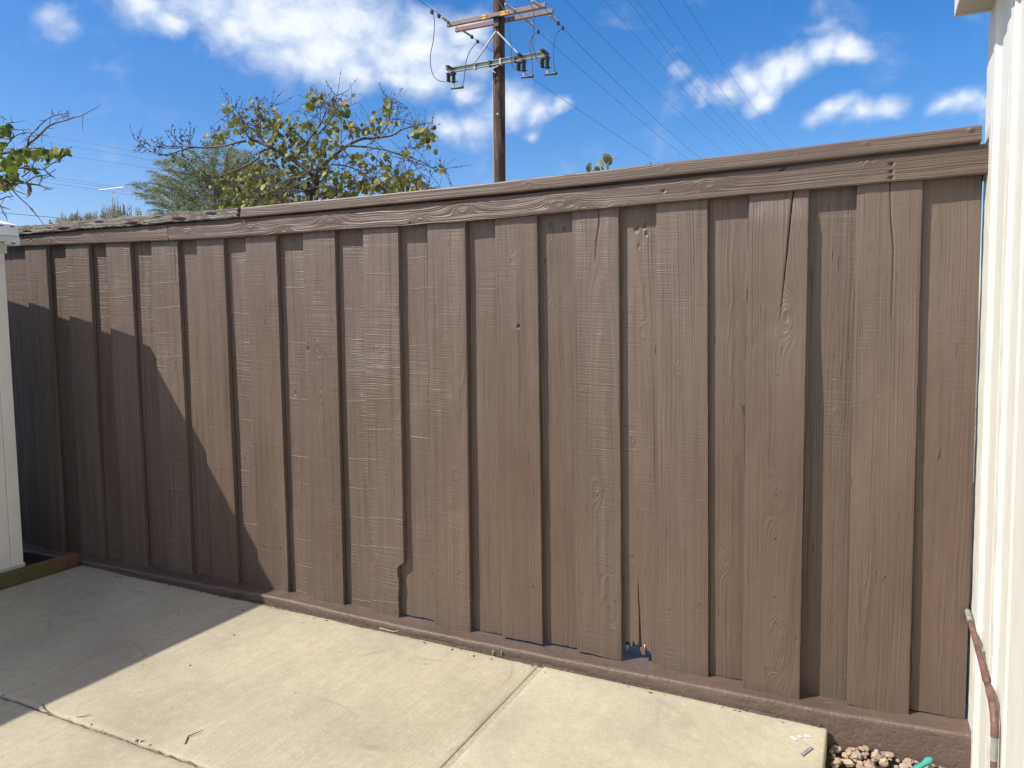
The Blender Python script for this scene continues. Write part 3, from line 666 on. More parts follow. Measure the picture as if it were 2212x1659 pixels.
# cap rails: front edge faces the yard
CAPT = [(-4.6, 1.955), (-4.34, 1.954), (-3.5, 1.948), (-2.78, 1.936), (-2.64, 1.930), (-2.31, 1.929), (-1.34, 1.9285), (-0.26, 1.944), (0.34, 1.956)]
place = lambda u, v, d: np.stack([v, -0.038+d, u], -1)
plank('cap_rail', None, place, lambda v: interp(v, CAPB)+0.0006*fbm(v*4, 5), lambda v: interp(v, CAPT)+0.0008*fbm(v*3, 6), lambda s: -2.665+0.01*s, lambda s: 0.300+0*s, 0.13, M['cap'], fence, 601,
      [(0.0, -2.33, 0.012), (0.0, -1.2, 0.010), (0.005, -0.66, 0.012)], None, [(0.01, -0.02, 0.006, -0.004), (0.012, 0.27, 0.008, -0.006)], nu=18, nv=420, relief=0.6, pith=0.06, edge=0.0025, kamp=1.2)
oc = plank('cap_rail', None, place, lambda v: interp(v, CAPB)+0.001+0.006*np.clip(fbm(v*9, 15)-0.2, 0, 1), lambda v: interp(v, CAPT)-0.002+0.003*fbm(v*12, 16), lambda s: -4.66+0*s, lambda s: -2.672-0.012*np.abs(fbm(s*4, 3)), 0.13, M['bare'], fence, 602,
      (), None, [(-0.013, -3.05, 0.008, 0.016), (-0.014, -3.38, 0.007, 0.02), (0.004, -3.62, 0.006, 0.012), (-0.013, -3.9, 0.008, 0.018), (0.004, -2.84, 0.006, 0.014), (-0.012, -4.2, 0.006, 0.015), (0.008, -3.2, 0.004, 0.010), (-0.002, -4.02, 0.004, 0.01)], pit_long=7.0, nu=20, nv=420, relief=0.7, pith=0.05, edge=0.002, rough_edges=0.0018)
oc['label'] = 'grey splintered weathered length of cap rail'
MB().box(-4.64, 0.318, 0.0485, 0.0860, 1.80, 1.8775).build('rail', M['board'], fence, 0.002)
# nail heads
nm = MB(); nm.tube([(0, 0.0012, 0), (0, -0.0012, 0)], 0.0034, 8); nproto = nm.build('nail', M['nail'])
nme = nproto.data; bpy.data.objects.remove(nproto)
rng = random.Random(9)
for (o, cx, dx, zt, zb, y0, lean) in boards:
    for zz in (0.315,):
        for sx in (-0.055, 0.055):
            n = bpy.data.objects.new('nail', nme); col.objects.link(n)
            n.location = (cx+sx+rng.uniform(-.015, .015)+dx*(zt-zz)/(zt-zb), y0-lean*(zt-zz)/(zt-zb)-0.0005, zz+rng.uniform(-.02, .02))
            n.parent = o; n.matrix_parent_inverse = o.matrix_world.inverted() if False else Matrix.Identity(4)
            n.location = Vector(n.location) - Vector(fence.location) if False else n.location
            n.matrix_parent_inverse = (Matrix.Translation(Vector(fence.location)) @ Matrix.Translation(-Vector(fence.location))).inverted()

# ------------------------------------------------------------------ house wall on the right
XW = 0.327
house = empty('house', (XW+1.5, -1.5, -0.1))
tag(house, 'white painted house wall with ribbed vertical siding beside the fence', 'house')
def wall_profile(pts, z0, z1, name, mat, wob=0.0, seed=0):
    zs = np.linspace(z0, z1, 160 if wob else 2); v = []; n = len(pts)
    for q, z in enumerate(zs):
        for i, (y, x) in enumerate(pts):
            v.append((x + (wob*fbm(np.array([z*13+i*5.1]), seed+i)[0]), y + (wob*0.5*fbm(np.array([z*9+i*3.3]), seed+i+9)[0]), z))
    f = [(q*n+i, q*n+i+1, (q+1)*n+i+1, (q+1)*n+i) for q in range(len(zs)-1) for i in range(n-1)]
    return mesh_obj(name, v, f, mat, house, False)
def ribs():
    y = -0.20; pts = []
    while y > -6.0:
        # flat pan, raised rib with sloped flanks
        pts += [(y, XW), (y-0.085, XW), (y-0.100, XW-0.0045), (y-0.150, XW-0.0045), (y-0.165, XW)]
        y -= 0.27
    return pts
z0h, z1h = -0.10, 2.42
wall_profile([(-0.17, XW+0.004)] + ribs(), z0h, z1h, 'siding', M['siding'])
wall_profile([(0.100, XW+0.08), (0.098, XW+0.004), (0.092, XW-0.004), (0.03, XW-0.006), (-0.060, XW-0.006), (-0.068, XW+0.001), (-0.075, XW+0.002)], z0h, z1h, 'corner_trim', M['caulk'], 0.0010, 3)
wall_profile([(-0.0745, XW+0.012), (-0.078, XW-0.004), (-0.085, XW-0.009), (-0.125, XW-0.009), (-0.132, XW-0.004), (-0.15, XW+0.003), (-0.172, XW+0.004)], z0h, z1h, 'batten', M['siding'], 0.0006, 31)
wall_profile([(-0.385, XW+0.002), (-0.387, XW-0.006), (-0.400, XW-0.010), (-0.430, XW-0.007), (-0.455, XW-0.010), (-0.462, XW+0.002)], z0h, z1h, 'caulk_strip', M['caulk'], 0.0014, 7)
MB().box(XW+0.03, 4.5, -6.0, 0.098, -0.12, 2.44).build('wall', M['siding'], house)
ev = MB(); ev.box(0.226, XW+0.3, -6.0, 0.02, 2.309, 2.325)
soff = ev.build('soffit', simple('tan_soffit', (0.50, 0.47, 0.38), 0.6, var=0.1, scale=10), house)
MB().box(0.222, 0.2255, -6.0, 0.021, 2.305, 2.46).build('eave_fascia', M['siding'], house)
MB().box(0.2262, XW+0.3, 0.0202, 0.024, 2.305, 2.46).build('eave_end', M['siding'], house)
rb = MB(); rb.add([(0.20, -6.05, 2.461), (0.20, 0.04, 2.461), (2.4, 0.04, 2.85), (2.4, -6.05, 2.85), (4.7, 0.04, 2.461), (4.7, -6.05, 2.461), (0.2, -6.05, 2.48), (0.2, 0.04, 2.48), (2.4, 0.04, 2.87), (2.4, -6.05, 2.87), (4.7, 0.04, 2.48), (4.7, -6.05, 2.48)],
       [(0, 1, 2, 3), (3, 2, 4, 5), (6, 9, 8, 7), (9, 11, 10, 8), (0, 6, 7, 1), (5, 4, 10, 11), (1, 7, 8, 2), (2, 8, 10, 4), (0, 3, 9, 6), (3, 5, 11, 9)])
rb.build('roof', simple('grey_roof', (0.25, 0.25, 0.25), 0.8), house)
# water pipe along the wall
pipe = empty('water_pipe', (0.29, -0.6, -0.1)); tag(pipe, 'red painted metal pipe with flaking paint running down the white wall', 'pipe')
XP = 0.3085
pp = [(XP, 0.022, 0.425), (XP, -0.06, 0.418)]
MB().tube(pp, 0.0084, 12).build('pipe_end', M['pipe_bare'], pipe)
MB().tube([(XP, -0.055, 0.4185), (XP, -0.30, 0.400), (XP-0.001, -0.40, 0.393), (XP, -0.50, 0.387)], 0.0082, 12).build('pipe_run', M['copper'], pipe)
MB().tube([(XP, -0.40, 0.393), (XP, -0.43, 0.3905)], 0.0102, 12).build('coupling', M['copper'], pipe)
MB().tube([(XP, -0.49, 0.388), (XP, -0.54, 0.382), (XP, -0.575, 0.368), (XP, -0.592, 0.345), (XP, -0.597, 0.315)], 0.0098, 12).build('elbow', M['copper'], pipe)
MB().tube([(XP, -0.597, 0.318), (XP, -0.598, 0.255)], 0.0088, 12).build('pipe_bare_length', M['pipe_bare'], pipe)
MB().tube([(XP, -0.598, 0.257), (XP, -0.600, -0.12)], 0.0084, 12).build('pipe_drop', M['copper'], pipe)
MB().tube([(XP, -0.598, 0.20), (XP, -0.598, 0.165)], 0.0100, 12).build('coupling', M['copper'], pipe)
for yy, zz in ((-0.25, 0.4035),):
    MB().bar((XP, yy, zz), (XW+0.01, yy, zz), 0.012, 0.004).build('bracket', M['pipe_bare'], pipe)

# ------------------------------------------------------------------ shed on the left
shed = empty('garden_shed', (-5.1, -1.7, 0.1)); tag(shed, 'cream resin garden shed with a low gable roof beside the fence', 'shed')
SX, SY0, SY1 = -3.915, -0.345, -4.6      # right wall plane, rear end; unseen front end lengthened to block sky light
SXL = -6.3; ZB, ZE = 0.150, 1.815
def panel(x0, x1, y0, y1, z0, z1): return MB().box(x0, x1, y0, y1, z0, z1).build('wall_panel', M['shed'], shed, 0.0025)
yy = SY0; wds = [0.0635] + [0.132]*40
for w in wds:
    y2 = max(yy-w, SY1)
    panel(SX-0.025, SX, y2+0.0012, yy-0.0012, ZB+0.03, ZE)
    yy = y2
    if yy <= SY1+1e-6: break
xx = SX-0.026
while xx > SXL+0.05:
    x2 = max(xx-0.2, SXL); panel(x2+0.0012, xx-0.0012, SY0-0.026, SY0-0.001, ZB+0.03, ZE); panel(x2+0.0012, xx-0.0012, SY1, SY1+0.025, ZB+0.03, ZE); xx = x2
panel(SXL, SXL+0.025, SY1, SY0-0.001, ZB+0.03, ZE)
MB().box(SX-0.03, SX+0.006, SY1-0.006, SY0+0.004, ZB, ZB+0.038).build('base_trim', M['shed_trim'], shed, 0.003)
MB().box(SXL-0.005, SX-0.031, SY0-0.03, SY0+0.004, ZB, ZB+0.038).build('base_trim', M['shed_trim'], shed, 0.003)
MB().box(SX-0.03, SX+0.012, SY1-0.006, SY0+0.006, ZE-0.055, ZE+0.002).build('wall_cap', M['shed_trim'], shed, 0.003)
ER = 0.235; XE = -3.775; XM = (SX+SXL)/2; ZER = 1.888
# roof: two slabs, ridge along y
def roof_slab(sgn):
    xe = XE if sgn > 0 else 2*XM-XE; zr = ZER+abs(XM-XE)*ER
    v = []
    for y in (SY0+0.0-0.012, SY1-0.10):
        v += [(xe, y, ZER), (XM, y, zr), (XM, y, zr-0.055), (xe, y, ZER-0.055)]
    f = [(0, 1, 5, 4), (1, 2, 6, 5), (2, 3, 7, 6), (3, 0, 4, 7), (0, 3, 2, 1), (4, 5, 6, 7)]
    return MB().add(v, f).build('roof_panel', M['shed_roof'], shed, 0.004)
roof_slab(1); roof_slab(-1)
MB().box(XE-0.03, XE+0.002, SY1-0.1, SY0-0.010, ZER-0.098, ZER-0.056).build('eave_trim', M['shed_trim'], shed, 0.004)
gv = [(SX-0.02, SY0-0.03, ZE+0.004), (SXL+0.02, SY0-0.03, ZE+0.004), (XM, SY0-0.03, ZER+abs(XM-XE)*ER-0.056), (SX-0.02, SY0-0.05, ZE+0.004), (SXL+0.02, SY0-0.05, ZE+0.004), (XM, SY0-0.05, ZER+abs(XM-XE)*ER-0.056)]
MB().add(gv, [(0, 1, 2), (5, 4, 3), (0, 3, 4, 1), (1, 4, 5, 2), (2, 5, 3, 0)]).build('gable', M['shed'], shed)
for q in range(7):
    yb = SY0-0.035-q*0.052
    MB().box(XE-0.002, XE+0.0035, yb-0.022, yb, ZER-0.092, ZER-0.087).build('slot', M['dark'], shed)
    MB().box(XE-0.004, XE+0.0015, yb-0.020, yb, ZER-0.012, ZER-0.0075).build('slot', M['dark'], shed)
MB().box(SXL, SX-0.04, SY1, SY0-0.03, 0.07, ZB-0.001).build('floor_frame', M['moss'], shed)
# timbers at the edge of the patio
tb = MB().box(-3.868, -3.828, -4.7, -0.105, 0.06, 0.183); tb = tb.build('edging_timber', M['moss'], None, 0.006)
tag(tb, 'mossy redwood edging timber between the patio and the shed', 'timber')
tb2 = MB().box(-3.935, -3.872, -4.7, -0.335, 0.06, 0.148).build('skid_timber', M['moss'], None, 0.006)
tag(tb2, 'short mossy timber lying under the edge of the cream shed', 'timber')

# ------------------------------------------------------------------ gravel, litter, small things
def blob(rng, r):
    bm = bmesh.new(); bmesh.ops.create_icosphere(bm, subdivisions=2, radius=1.0)
    cuts = [(Vector((rng.gauss(0, 1), rng.gauss(0, 1), rng.gauss(0, 1))).normalized(), rng.uniform(.55, .85)) for _ in range(7)]
    s = Vector((rng.uniform(.75, 1.25), rng.uniform(.75, 1.2), rng.uniform(.55, .9)))
    ph = [rng.uniform(0, 6) for _ in range(6)]
    out = []
    for v in bm.verts:
        n = v.co.copy(); k = 1+0.13*math.sin(3.1*n.x+ph[0])*math.cos(2.7*n.y+ph[1])+0.10*math.sin(4.3*n.z+ph[2]+2*n.x)
        for cn, cd in cuts:
            e = n.dot(cn)-cd
            if e > 0: n = n-cn*e
        out.append(Vector((n.x*s.x, n.y*s.y, n.z*s.z))*k*r)
    f = [tuple(x.index for x in q.verts) for q in bm.faces]; bm.free(); return out, f
rng = random.Random(4); gm = MB(); tint = []
for q in range(900):
    x, y = rng.uniform(-0.085, 0.31), rng.uniform(-1.1, -0.10)
    if x > 0.25 and y > -0.2 and rng.random() < 0.5: continue
    r = rng.choice((0.007, 0.010, 0.012, 0.013, 0.015, 0.017)); v, f = blob(rng, r)
    rot = Matrix.Rotation(rng.uniform(0, 6.3), 3, 'Z') @ Matrix.Rotation(rng.uniform(-.6, .6), 3, 'X')
    z = -0.066 + rng.uniform(0.002, 0.018) + 0.014*max(0, 1-abs(x-0.02)/0.12)
    gm.add([tuple(rot @ p + Vector((x, y, z))) for p in v], f, False); tint += [rng.random()]*len(v)
go = gm.build('gravel', None); tag(go, kind='stuff'); go['label'] = 'tan and pink pebble gravel beside the patio slab'; go['category'] = 'gravel'
set_attr(go.data, 'tint', tint)
m, t, p = new_mat('pebble'); ta = attr(t, 'tint')
t.put(p.inputs['Base Color'], t.ramp(ta, [(0.0, (0.24, 0.21, 0.17)), (0.25, (0.36, 0.27, 0.19)), (0.5, (0.33, 0.235, 0.19)), (0.75, (0.42, 0.34, 0.24)), (0.9, (0.38, 0.24, 0.11)), (1.0, (0.16, 0.17, 0.16))]))
p.inputs['Roughness'].default_value = 0.75; bump(t, p, t.noise(t.n.new('ShaderNodeTexCoord').outputs['Object'], 220.0, 4.0), 0.002); go.data.materials.append(m)
# teal plastic hose nozzle in the gravel
tz = empty('plastic_stake', (0.17, -0.17, -0.05)); tag(tz, 'teal plastic stake lying on the pebbles by the curb', 'stake')
MB().tube([(0.115, -0.250, -0.036), (0.155, -0.195, -0.030), (0.190, -0.150, -0.022)], [0.008, 0.009, 0.0075], 10).build('shaft', M['teal'], tz)
MB().tube([(0.185, -0.157, -0.023), (0.197, -0.140, -0.020), (0.205, -0.130, -0.018)], [0.0085, 0.0125, 0.008], 10).build('tip', M['teal'], tz)
MB().tube([(0.105, -0.262, -0.038), (0.120, -0.238, -0.034)], [0.014, 0.013], 10).build('collar', M['teal'], tz)
# scrap of tape on the slab
def lie(p, dz=0.0): return (p[0], p[1], gz(p[0])+dz)
def patch(name, px, mat, thick, lab, cat, parent=None):
    P = [atz(x, y, gz(-0.2)) for x, y in px]; P = [(q[0], q[1], gz(q[0])) for q in P]
    n = len(P); v = [(x, y, z+0.0015) for x, y, z in P] + [(x, y, z+0.0015+thick) for x, y, z in P]
    f = [tuple(range(n))[::-1], tuple(range(n, 2*n))] + [(i, (i+1) % n, n+(i+1) % n, n+i) for i in range(n)]
    o = mesh_obj(name, v, f, mat)
    if parent is not None: part(o, parent)
    else: tag(o, lab, cat)
    return o
patch('tape_scrap', [(1729, 1629), (1752, 1612), (1757, 1616), (1734, 1634)], M['tape'], 0.0012, 'speckled grey scrap of tape lying on the concrete slab', 'tape')
for px in ([(1706, 1592), (1712, 1592), (1722, 1597), (1722, 1600), (1716, 1600)], [(1722, 1590), (1731, 1591), (1731, 1594), (1726, 1594)], [(1737, 1587), (1746, 1588), (1750, 1593), (1742, 1592)]):
    patch('paint_spot', px, M['whitepaint'], 0.0008, None, None, patio)
# twigs and leaf bits
def ground_pts(pts, lift=0.004): return [(lambda q: (q[0], q[1], gz(q[0])+lift+0.002*i))(atz(x, y, gz(atz(x, y, 0.06)[0]))) for i, (x, y) in enumerate(pts)]
for pts, lab, mt in (([(400, 1609), (406, 1594), (420, 1589), (440, 1583)], 'thin reddish twig bent on the sunlit concrete', 'debris'),
                     ([(92, 1522), (96, 1533), (106, 1542)], 'short dark twig sticking out of the slab crack', 'twig'),
                     ([(165, 1549), (180, 1549), (196, 1545)], 'thin tan twig lying beside the slab crack', 'straw'),
                     ([(820, 1358), (850, 1367), (880, 1363)], 'pale straw stalk lying along the foot of the curb', 'straw')):
    P = ground_pts(pts, 0.003)
    tag(MB().tube(P, [0.0022, 0.002, 0.0016, 0.001][:len(P)], 6).build('twig', M[mt]), lab, 'twig')
rng = random.Random(12); lm = MB()
for q in range(120):
    x = rng.uniform(-3.75, -1.3); y = rng.uniform(-2.1, -0.12)
    if rng.random() < 0.35: y = -0.115 - abs(rng.gauss(0, 0.015)); x = rng.uniform(-3.75, -0.2)
    elif x > -2.4 and rng.random() < 0.7: continue
    elif rng.random() < 0.25: y = -1.18 + rng.gauss(0, 0.012); x = rng.uniform(-2.9, -1.6)
    a = rng.uniform(0, 6.3); l = rng.uniform(0.002, 0.009); w = l*rng.uniform(0.2, 0.5); z = gz(x)+0.0012
    c, s_ = math.cos(a), math.sin(a); hh = rng.uniform(0.001, 0.004)
    P = [(-l, 0, 0), (-l*.3, w, hh), (l*.6, w*.7, hh*.6), (l, 0, 0.001), (l*.5, -w, hh), (-l*.4, -w*.8, hh*.5)]
    v = [(x+c*p_[0]-s_*p_[1], y+s_*p_[0]+c*p_[1], z+p_[2]) for p_ in P] + [(x+c*p_[0]-s_*p_[1], y+s_*p_[0]+c*p_[1], z+p_[2]-0.0008) for p_ in P]
    lm.add(v, [tuple(range(6)), tuple(range(6, 12))[::-1]] + [(i, 6+i, 6+(i+1) % 6, (i+1) % 6) for i in range(6)])
lo = lm.build('leaf_litter', M['debris']); tag(lo, kind='stuff'); lo['label'] = 'scattered bits of dry leaf on the patio'; lo['category'] = 'litter'
# soil and litter packed along the foot of the curb
xs = np.arange(-3.80, -0.12, 0.006); v = []
hgt = np.clip(0.5*fbm(xs*2.1, 41)+0.35*fbm(xs*13, 42)+0.15, 0, 1)*0.010; wdt = 0.006+0.012*np.clip(0.5+0.5*fbm(xs*5, 43), 0, 1)
for x, hh, ww in zip(xs, hgt, wdt):
    v += [(x, -0.0885, gz(x)+hh*0.9+0.001), (x, -0.0935-ww*0.25, gz(x)+hh+0.001), (x, -0.0955-ww*0.8+0.002*fbm(np.array([x*60]), 3)[0], gz(x)+hh*0.3), (x, -0.0965-ww, gz(x)-0.003)]
f = [(4*i+a, 4*i+a+1, 4*i+5+a, 4*i+4+a) for i in range(len(xs)-1) for a in range(3)]
dl = mesh_obj('soil_line', v, f, simple('packed_soil', (0.085, 0.066, 0.046), 0.95, var=0.65, scale=90, bmp=0.006, bscale=180)); tag(dl, kind='stuff'); dl['label'] = 'dark soil and litter packed along the curb foot'; dl['category'] = 'soil'
# weeds
def blades(name, spots, mat, label, cat, parent=None, group=None):
    b = MB(); tn = []; rng = random.Random(hash(label) % 1000 if False else len(label))
    for (x, y, z, n, h, w) in spots:
        for q in range(n):
            a = rng.uniform(0, 6.3); l = h*rng.uniform(.5, 1.2); lean = rng.uniform(.2, .9); px, py = x+rng.gauss(0, w), y+rng.gauss(0, w*.6)
            d = np.array([math.cos(a), math.sin(a), 0]); sd = np.array([-d[1], d[0], 0]); wd = l*rng.uniform(.07, .14)
            p0 = np.array([px, py, z]); p1 = p0+d*l*lean*.35+[0, 0, l*.6]; p2 = p0+d*l*lean+[0, 0, l*(1-.45*lean)]
            b.add([p0-sd*wd*.5, p0+sd*wd*.5, p1+sd*wd, p1-sd*wd, p2], [(0, 1, 2, 3), (3, 2, 4)]); tn += [rng.random()]*5
    o = b.build(name, mat, parent); set_attr(o.data, 'tint', tn)
    if label and parent is None: tag(o, label, cat, group)
    return o
blades('weed', [(-3.79, -0.62-0.05*q, 0.118, 14, 0.035, 0.02) for q in range(4)], M['weed'], 'low green weeds at the foot of the mossy timber', 'weed')
for x, h, lab in ((-2.72, 0.035, 'small grass tuft at the curb in the shade of the shed'), (-1.34, 0.030, 'tiny bright green seedling at the foot of the curb'), (-1.70, 0.016, 'sprig of yellow green moss beside the straw stalk')):
    blades('weed', [(x, -0.105, gz(x)-0.004, 7, h, 0.012)], M['weed'], lab, 'weed')
blades('weed', [(-3.86-0.05*q, -0.20-0.1*(q % 3), 0.08, 6, 0.08, 0.02) for q in range(3)], M['weed'], 'grass blades growing behind the redwood edging timber', 'weed')

# ------------------------------------------------------------------ utility pole, far behind the fence
YP = 17.0
pole = None
def q2(px, py): return (864+px*0.20833, py*0.20833)         # survey crop -> frame
def P2(px, py, Y=YP): return at(*q2(px, py), Y)
base = at(1079, 300, YP); pole = empty('utility_pole', (base[0], YP, -0.16))
tag(pole, 'dark wooden utility pole with double crossarms and hanging fuse gear', 'utility pole')
depth_p = float((at(1079, 300, YP)-EYE) @ FW); rp = 12.2/FPX*depth_p
top = at(1077, -150, YP); ctr = lambda z: base[0] + (top[0]-base[0])*(z-base[2])/(top[2]-base[2])
zs = np.linspace(-0.16, top[2], 40)
MB().tube([(ctr(z), YP, z) for z in zs], [rp*(1.12-0.14*(z-zs[0])/(zs[-1]-zs[0])) for z in zs], 24).build('shaft', M['pole'], pole)
s_ = depth_p/FPX                                              # metres per frame pixel at the pole
def arm(name, l, r, Y, h, w, mat):
    a, b = at(*l, Y), at(*r, Y); z = (a[2]+b[2])/2
    o = MB().bar((a[0], Y, z), (b[0], Y, z), w, h).build(name, mat, pole, 0.006); return a[0], b[0], z
ya, yb_ = YP-rp-0.05, YP+rp+0.05
ax0, ax1, az = arm('crossarm', (966, 50.5), (1179, 15), ya, 0.115, 0.09, M['arm'])
bx0, bx1, bz = arm('crossarm', (984, 62.5), (1195, 26.5), yb_, 0.115, 0.09, M['arm'])
ys_ = YP-rp-0.09
sa, sb = at(*q2(480, 735), ys_), at(*q2(1500, 575), ys_); sz = (sa[2]+sb[2])/2
ch = MB(); ch.bar((sa[0], ys_, sz), (sb[0], ys_, sz), 0.02, 0.125); ch.bar((sa[0], ys_-0.05, sz-0.057), (sb[0], ys_-0.05, sz-0.057), 0.08, 0.012); ch.bar((sa[0], ys_-0.05, sz+0.060), (sb[0], ys_-0.05, sz+0.060), 0.08, 0.008)
ch.build('channel_arm', M['steel'], pole)
for a, b in (((995, 325), (780, 640)), ((1010, 330), (1225, 555))):
    MB().bar(P2(*a, ys_-0.06), P2(*b, ys_-0.06), 0.03, 0.05, (0, 1, 0)).build('brace', M['steel'], pole)
for a, b in (((875, 752), (1020, 683)), ((905, 695), (880, 750)), ((930, 710), (990, 755))):
    MB().bar(P2(*a, ys_-0.08), P2(*b, ys_-0.08), 0.02, 0.03, (0, 1, 0)).build('brace', M['steel'], pole)
pa = P2(998, 205, ya)
MB().bar((pa[0]-0.12, ya-0.055, az-0.065), (pa[0]+0.12, ya-0.055, az-0.065), 0.10, 0.02).build('gain_plate', M['iron'], pole)
MB().box(pa[0]-0.07, pa[0]+0.07, ya-0.02, ya+0.08, az-0.30, az-0.075).build('gain_plate', M['iron'], pole)
for px in (778, 932, 1043, 1190):
    c = P2(px, 690-(px-778)*0.155, ys_-0.055); MB().box(c[0]-0.02, c[0]+0.02, ys_-0.10, ys_+0.02, sz-0.09, sz+0.08).build('clamp', M['iron'] if px in (932, 1190) else M['steel'], pole)
# fuse cutouts hanging from the channel
for (cx_, tilt) in ((528, 0), (1255, 0), (1500, 0)):
    top_y = {528: 745, 1255: 630, 1500: 600}[cx_]
    tpl = P2(cx_, top_y, ys_-0.05)
    MB().bar((tpl[0], ys_-0.28, sz+0.05), (tpl[0], ys_+0.16, sz+0.05), 0.09, 0.05).build('bracket', M['iron'], pole)
    MB().box(tpl[0]-0.10, tpl[0]+0.12, ys_-0.10, ys_+0.05, sz-0.12, sz-0.07).build('bracket', M['iron'], pole)
    for dx_ in (-25, 28):
        t0 = P2(cx_+dx_, top_y+12, ys_-0.06); t1 = P2(cx_+dx_, top_y+(115 if dx_ > 0 else 100), ys_-0.06)
        ins = MB(); n = 8
        for k in range(n):
            a = t0+(t1-t0)*k/n; b = t0+(t1-t0)*(k+0.55)/n; c = t0+(t1-t0)*(k+1)/n
            ins.tube([a, b, b, c], [0.030, 0.030, 0.065, 0.040], 10)
        ins.build('insulator', M['porcelain'], pole)
    e0, e1 = P2(cx_+28, top_y+112, ys_-0.06), P2(cx_+30, top_y+165, ys_-0.06)
    MB().tube([e0, e1], 0.025, 8).build('hanger', M['polymer'], pole)
    MB().tube([P2(cx_+2, top_y+175, ys_-0.06), P2(cx_+60, top_y+168, ys_-0.06), P2(cx_+128, top_y+157, ys_-0.06)], [0.028, 0.03, 0.045], 8).build('fuse_tube', M['iron'], pole)
    MB().tube([P2(cx_-25, top_y+105, ys_-0.06), P2(cx_+70, top_y+98, ys_-0.06)], 0.014, 6).build('fuse_link', M['iron'], pole)
JW = [[(345, 140), (358, 250), (345, 420), (318, 560), (318, 680), (345, 780), (400, 835), (490, 852)],
      [(795, 440), (720, 540), (680, 670), (672, 760), (660, 850), (640, 888)],
      [(1020, 10), (1085, 110), (1105, 200), (1130, 330), (1150, 480), (1155, 620), (1170, 690), (1200, 725), (1235, 740)],
      [(1330, 0), (1370, 80), (1388, 180), (1385, 330), (1375, 430), (1390, 530), (1420, 620), (1470, 680)],
      [(1425, 330), (1375, 370), (1352, 450), (1355, 560), (1370, 660), (1378, 780)],
      [(1680, 290), (1620, 360), (1592, 480), (1592, 600), (1605, 740)]]
def smooth_path(pts, n=5):
    P = [np.array(p, float) for p in pts]; out = []
    for i in range(len(P)-1):
        a, b, c, d = P[max(i-1, 0)], P[i], P[i+1], P[min(i+2, len(P)-1)]
        for k in range(n):
            t = k/n; out.append(0.5*((2*b)+(c-a)*t+(2*a-5*b+4*c-d)*t*t+(3*b-a-3*c+d)*t**3))
    out.append(P[-1]); return out
for jw in JW:
    MB().tube(smooth_path([P2(x, y, ys_-0.12) for x, y in jw]), 0.011, 6).build('jumper_wire', M['wire'], pole)
for (sx, sy, txt, ww) in ((868, 176, 'HIGH', 0.115), (1083, 138, 'VOLTAGE', 0.20)):
    c = P2(sx, sy, ya-0.052); cz = az
    MB().box(c[0]-ww/2*1.15, c[0]+ww/2*1.15, ya-0.0505, ya-0.0465, cz-0.055, cz+0.055).build('warning_plate', M['sign'], pole)
    cu = bpy.data.curves.new('lettering', 'FONT'); cu.body = txt; cu.size = 0.075 if txt == 'HIGH' else 0.06; cu.align_x = 'CENTER'; cu.align_y = 'CENTER'; cu.extrude = 0.001
    tmp = bpy.data.objects.new('lettering', cu); me = tmp.to_mesh().copy(); tmp.to_mesh_clear(); bpy.data.objects.remove(tmp)
    to = bpy.data.objects.new('lettering', me); col.objects.link(to); me.materials.append(M['black'])
    to.parent = pole; to.location = (c[0]-pole.location[0], ya-0.0525-YP, cz-pole.location[2]); to.rotation_euler = (R(90), 0, 0)
MB().tube([P2(1005, 1180, YP-rp-0.05), P2(1020, 1188, YP-rp-0.05)], 0.03, 8).build('step_bolt', M['polymer'], pole)
MB().bar((base[0]-0.02, YP-rp*1.03, 2.2), (base[0]-0.02, YP-rp*1.0, 2.5), 0.1, 0.02).build('tag_plate', M['steel'], pole)
MB().tube([(ctr(z)-rp*0.90, YP-rp*0.62, z) for z in np.linspace(0, sz, 12)], 0.012, 6).build('ground_wire', M['polymer'], pole)

# wires. V1..: frame points on each wire; every wire hangs in a plane x = const, running away from the fence
def wire(name, pts, X, r, label, group, near=True):
    Q = [atx(x, y, X) for x, y in pts]
    ys = [q[1] for q in Q]; zs = [q[2] for q in Q]
    deg = 2 if len(Q) >= 4 else 1
    cf = np.polyfit(ys, zs, deg)
    yy = list(np.linspace(max(min(ys)-14, -12), max(ys)*1.12+6, 60))
    P = []
    for y in yy:
        if y < min(ys): dz = np.polyval(np.polyder(cf), min(ys)); z = np.polyval(cf, min(ys)) + dz*(y-min(ys))
        elif y > max(ys): dz = np.polyval(np.polyder(cf), max(ys)); z = np.polyval(cf, max(ys)) + dz*(y-max(ys))
        else: z = np.polyval(cf, y)
        P.append((X, y, z))
    o = MB().tube(P, r, 5).build(name, M['wire'])
    return tag(o, label, 'power line', group)
def q3(px, py): return (1152+px*0.2604, py*0.2604)
WA = [(895, 0), (932.7, 25), (966, 51)]
XA, XB, XC = ax0+0.04, P2(1192, 112, ya)[0], ax1-0.03
LC = 'thin conductor strung from the crossarms of the wooden utility pole'
GC = 'conductors on the utility pole'
wire('power_line', [q3(*p) for p in [(0, 655), (250, 830), (500, 990), (800, 1195), (1055, 1355)]] + [(1031.7, 88.5), (991, 60)], XA, 0.0065, LC, GC)
wire('power_line', [q3(*p) for p in [(40, 262), (400, 580), (800, 925), (1290, 1328)]] + [(1128.5, 36.5)], XB, 0.0065, LC, GC)
wire('power_line', [q3(*p) for p in [(245, 230), (600, 580), (1000, 985), (1390, 1315)]] + [(1181.7, 26)], XC, 0.0065, LC, GC)
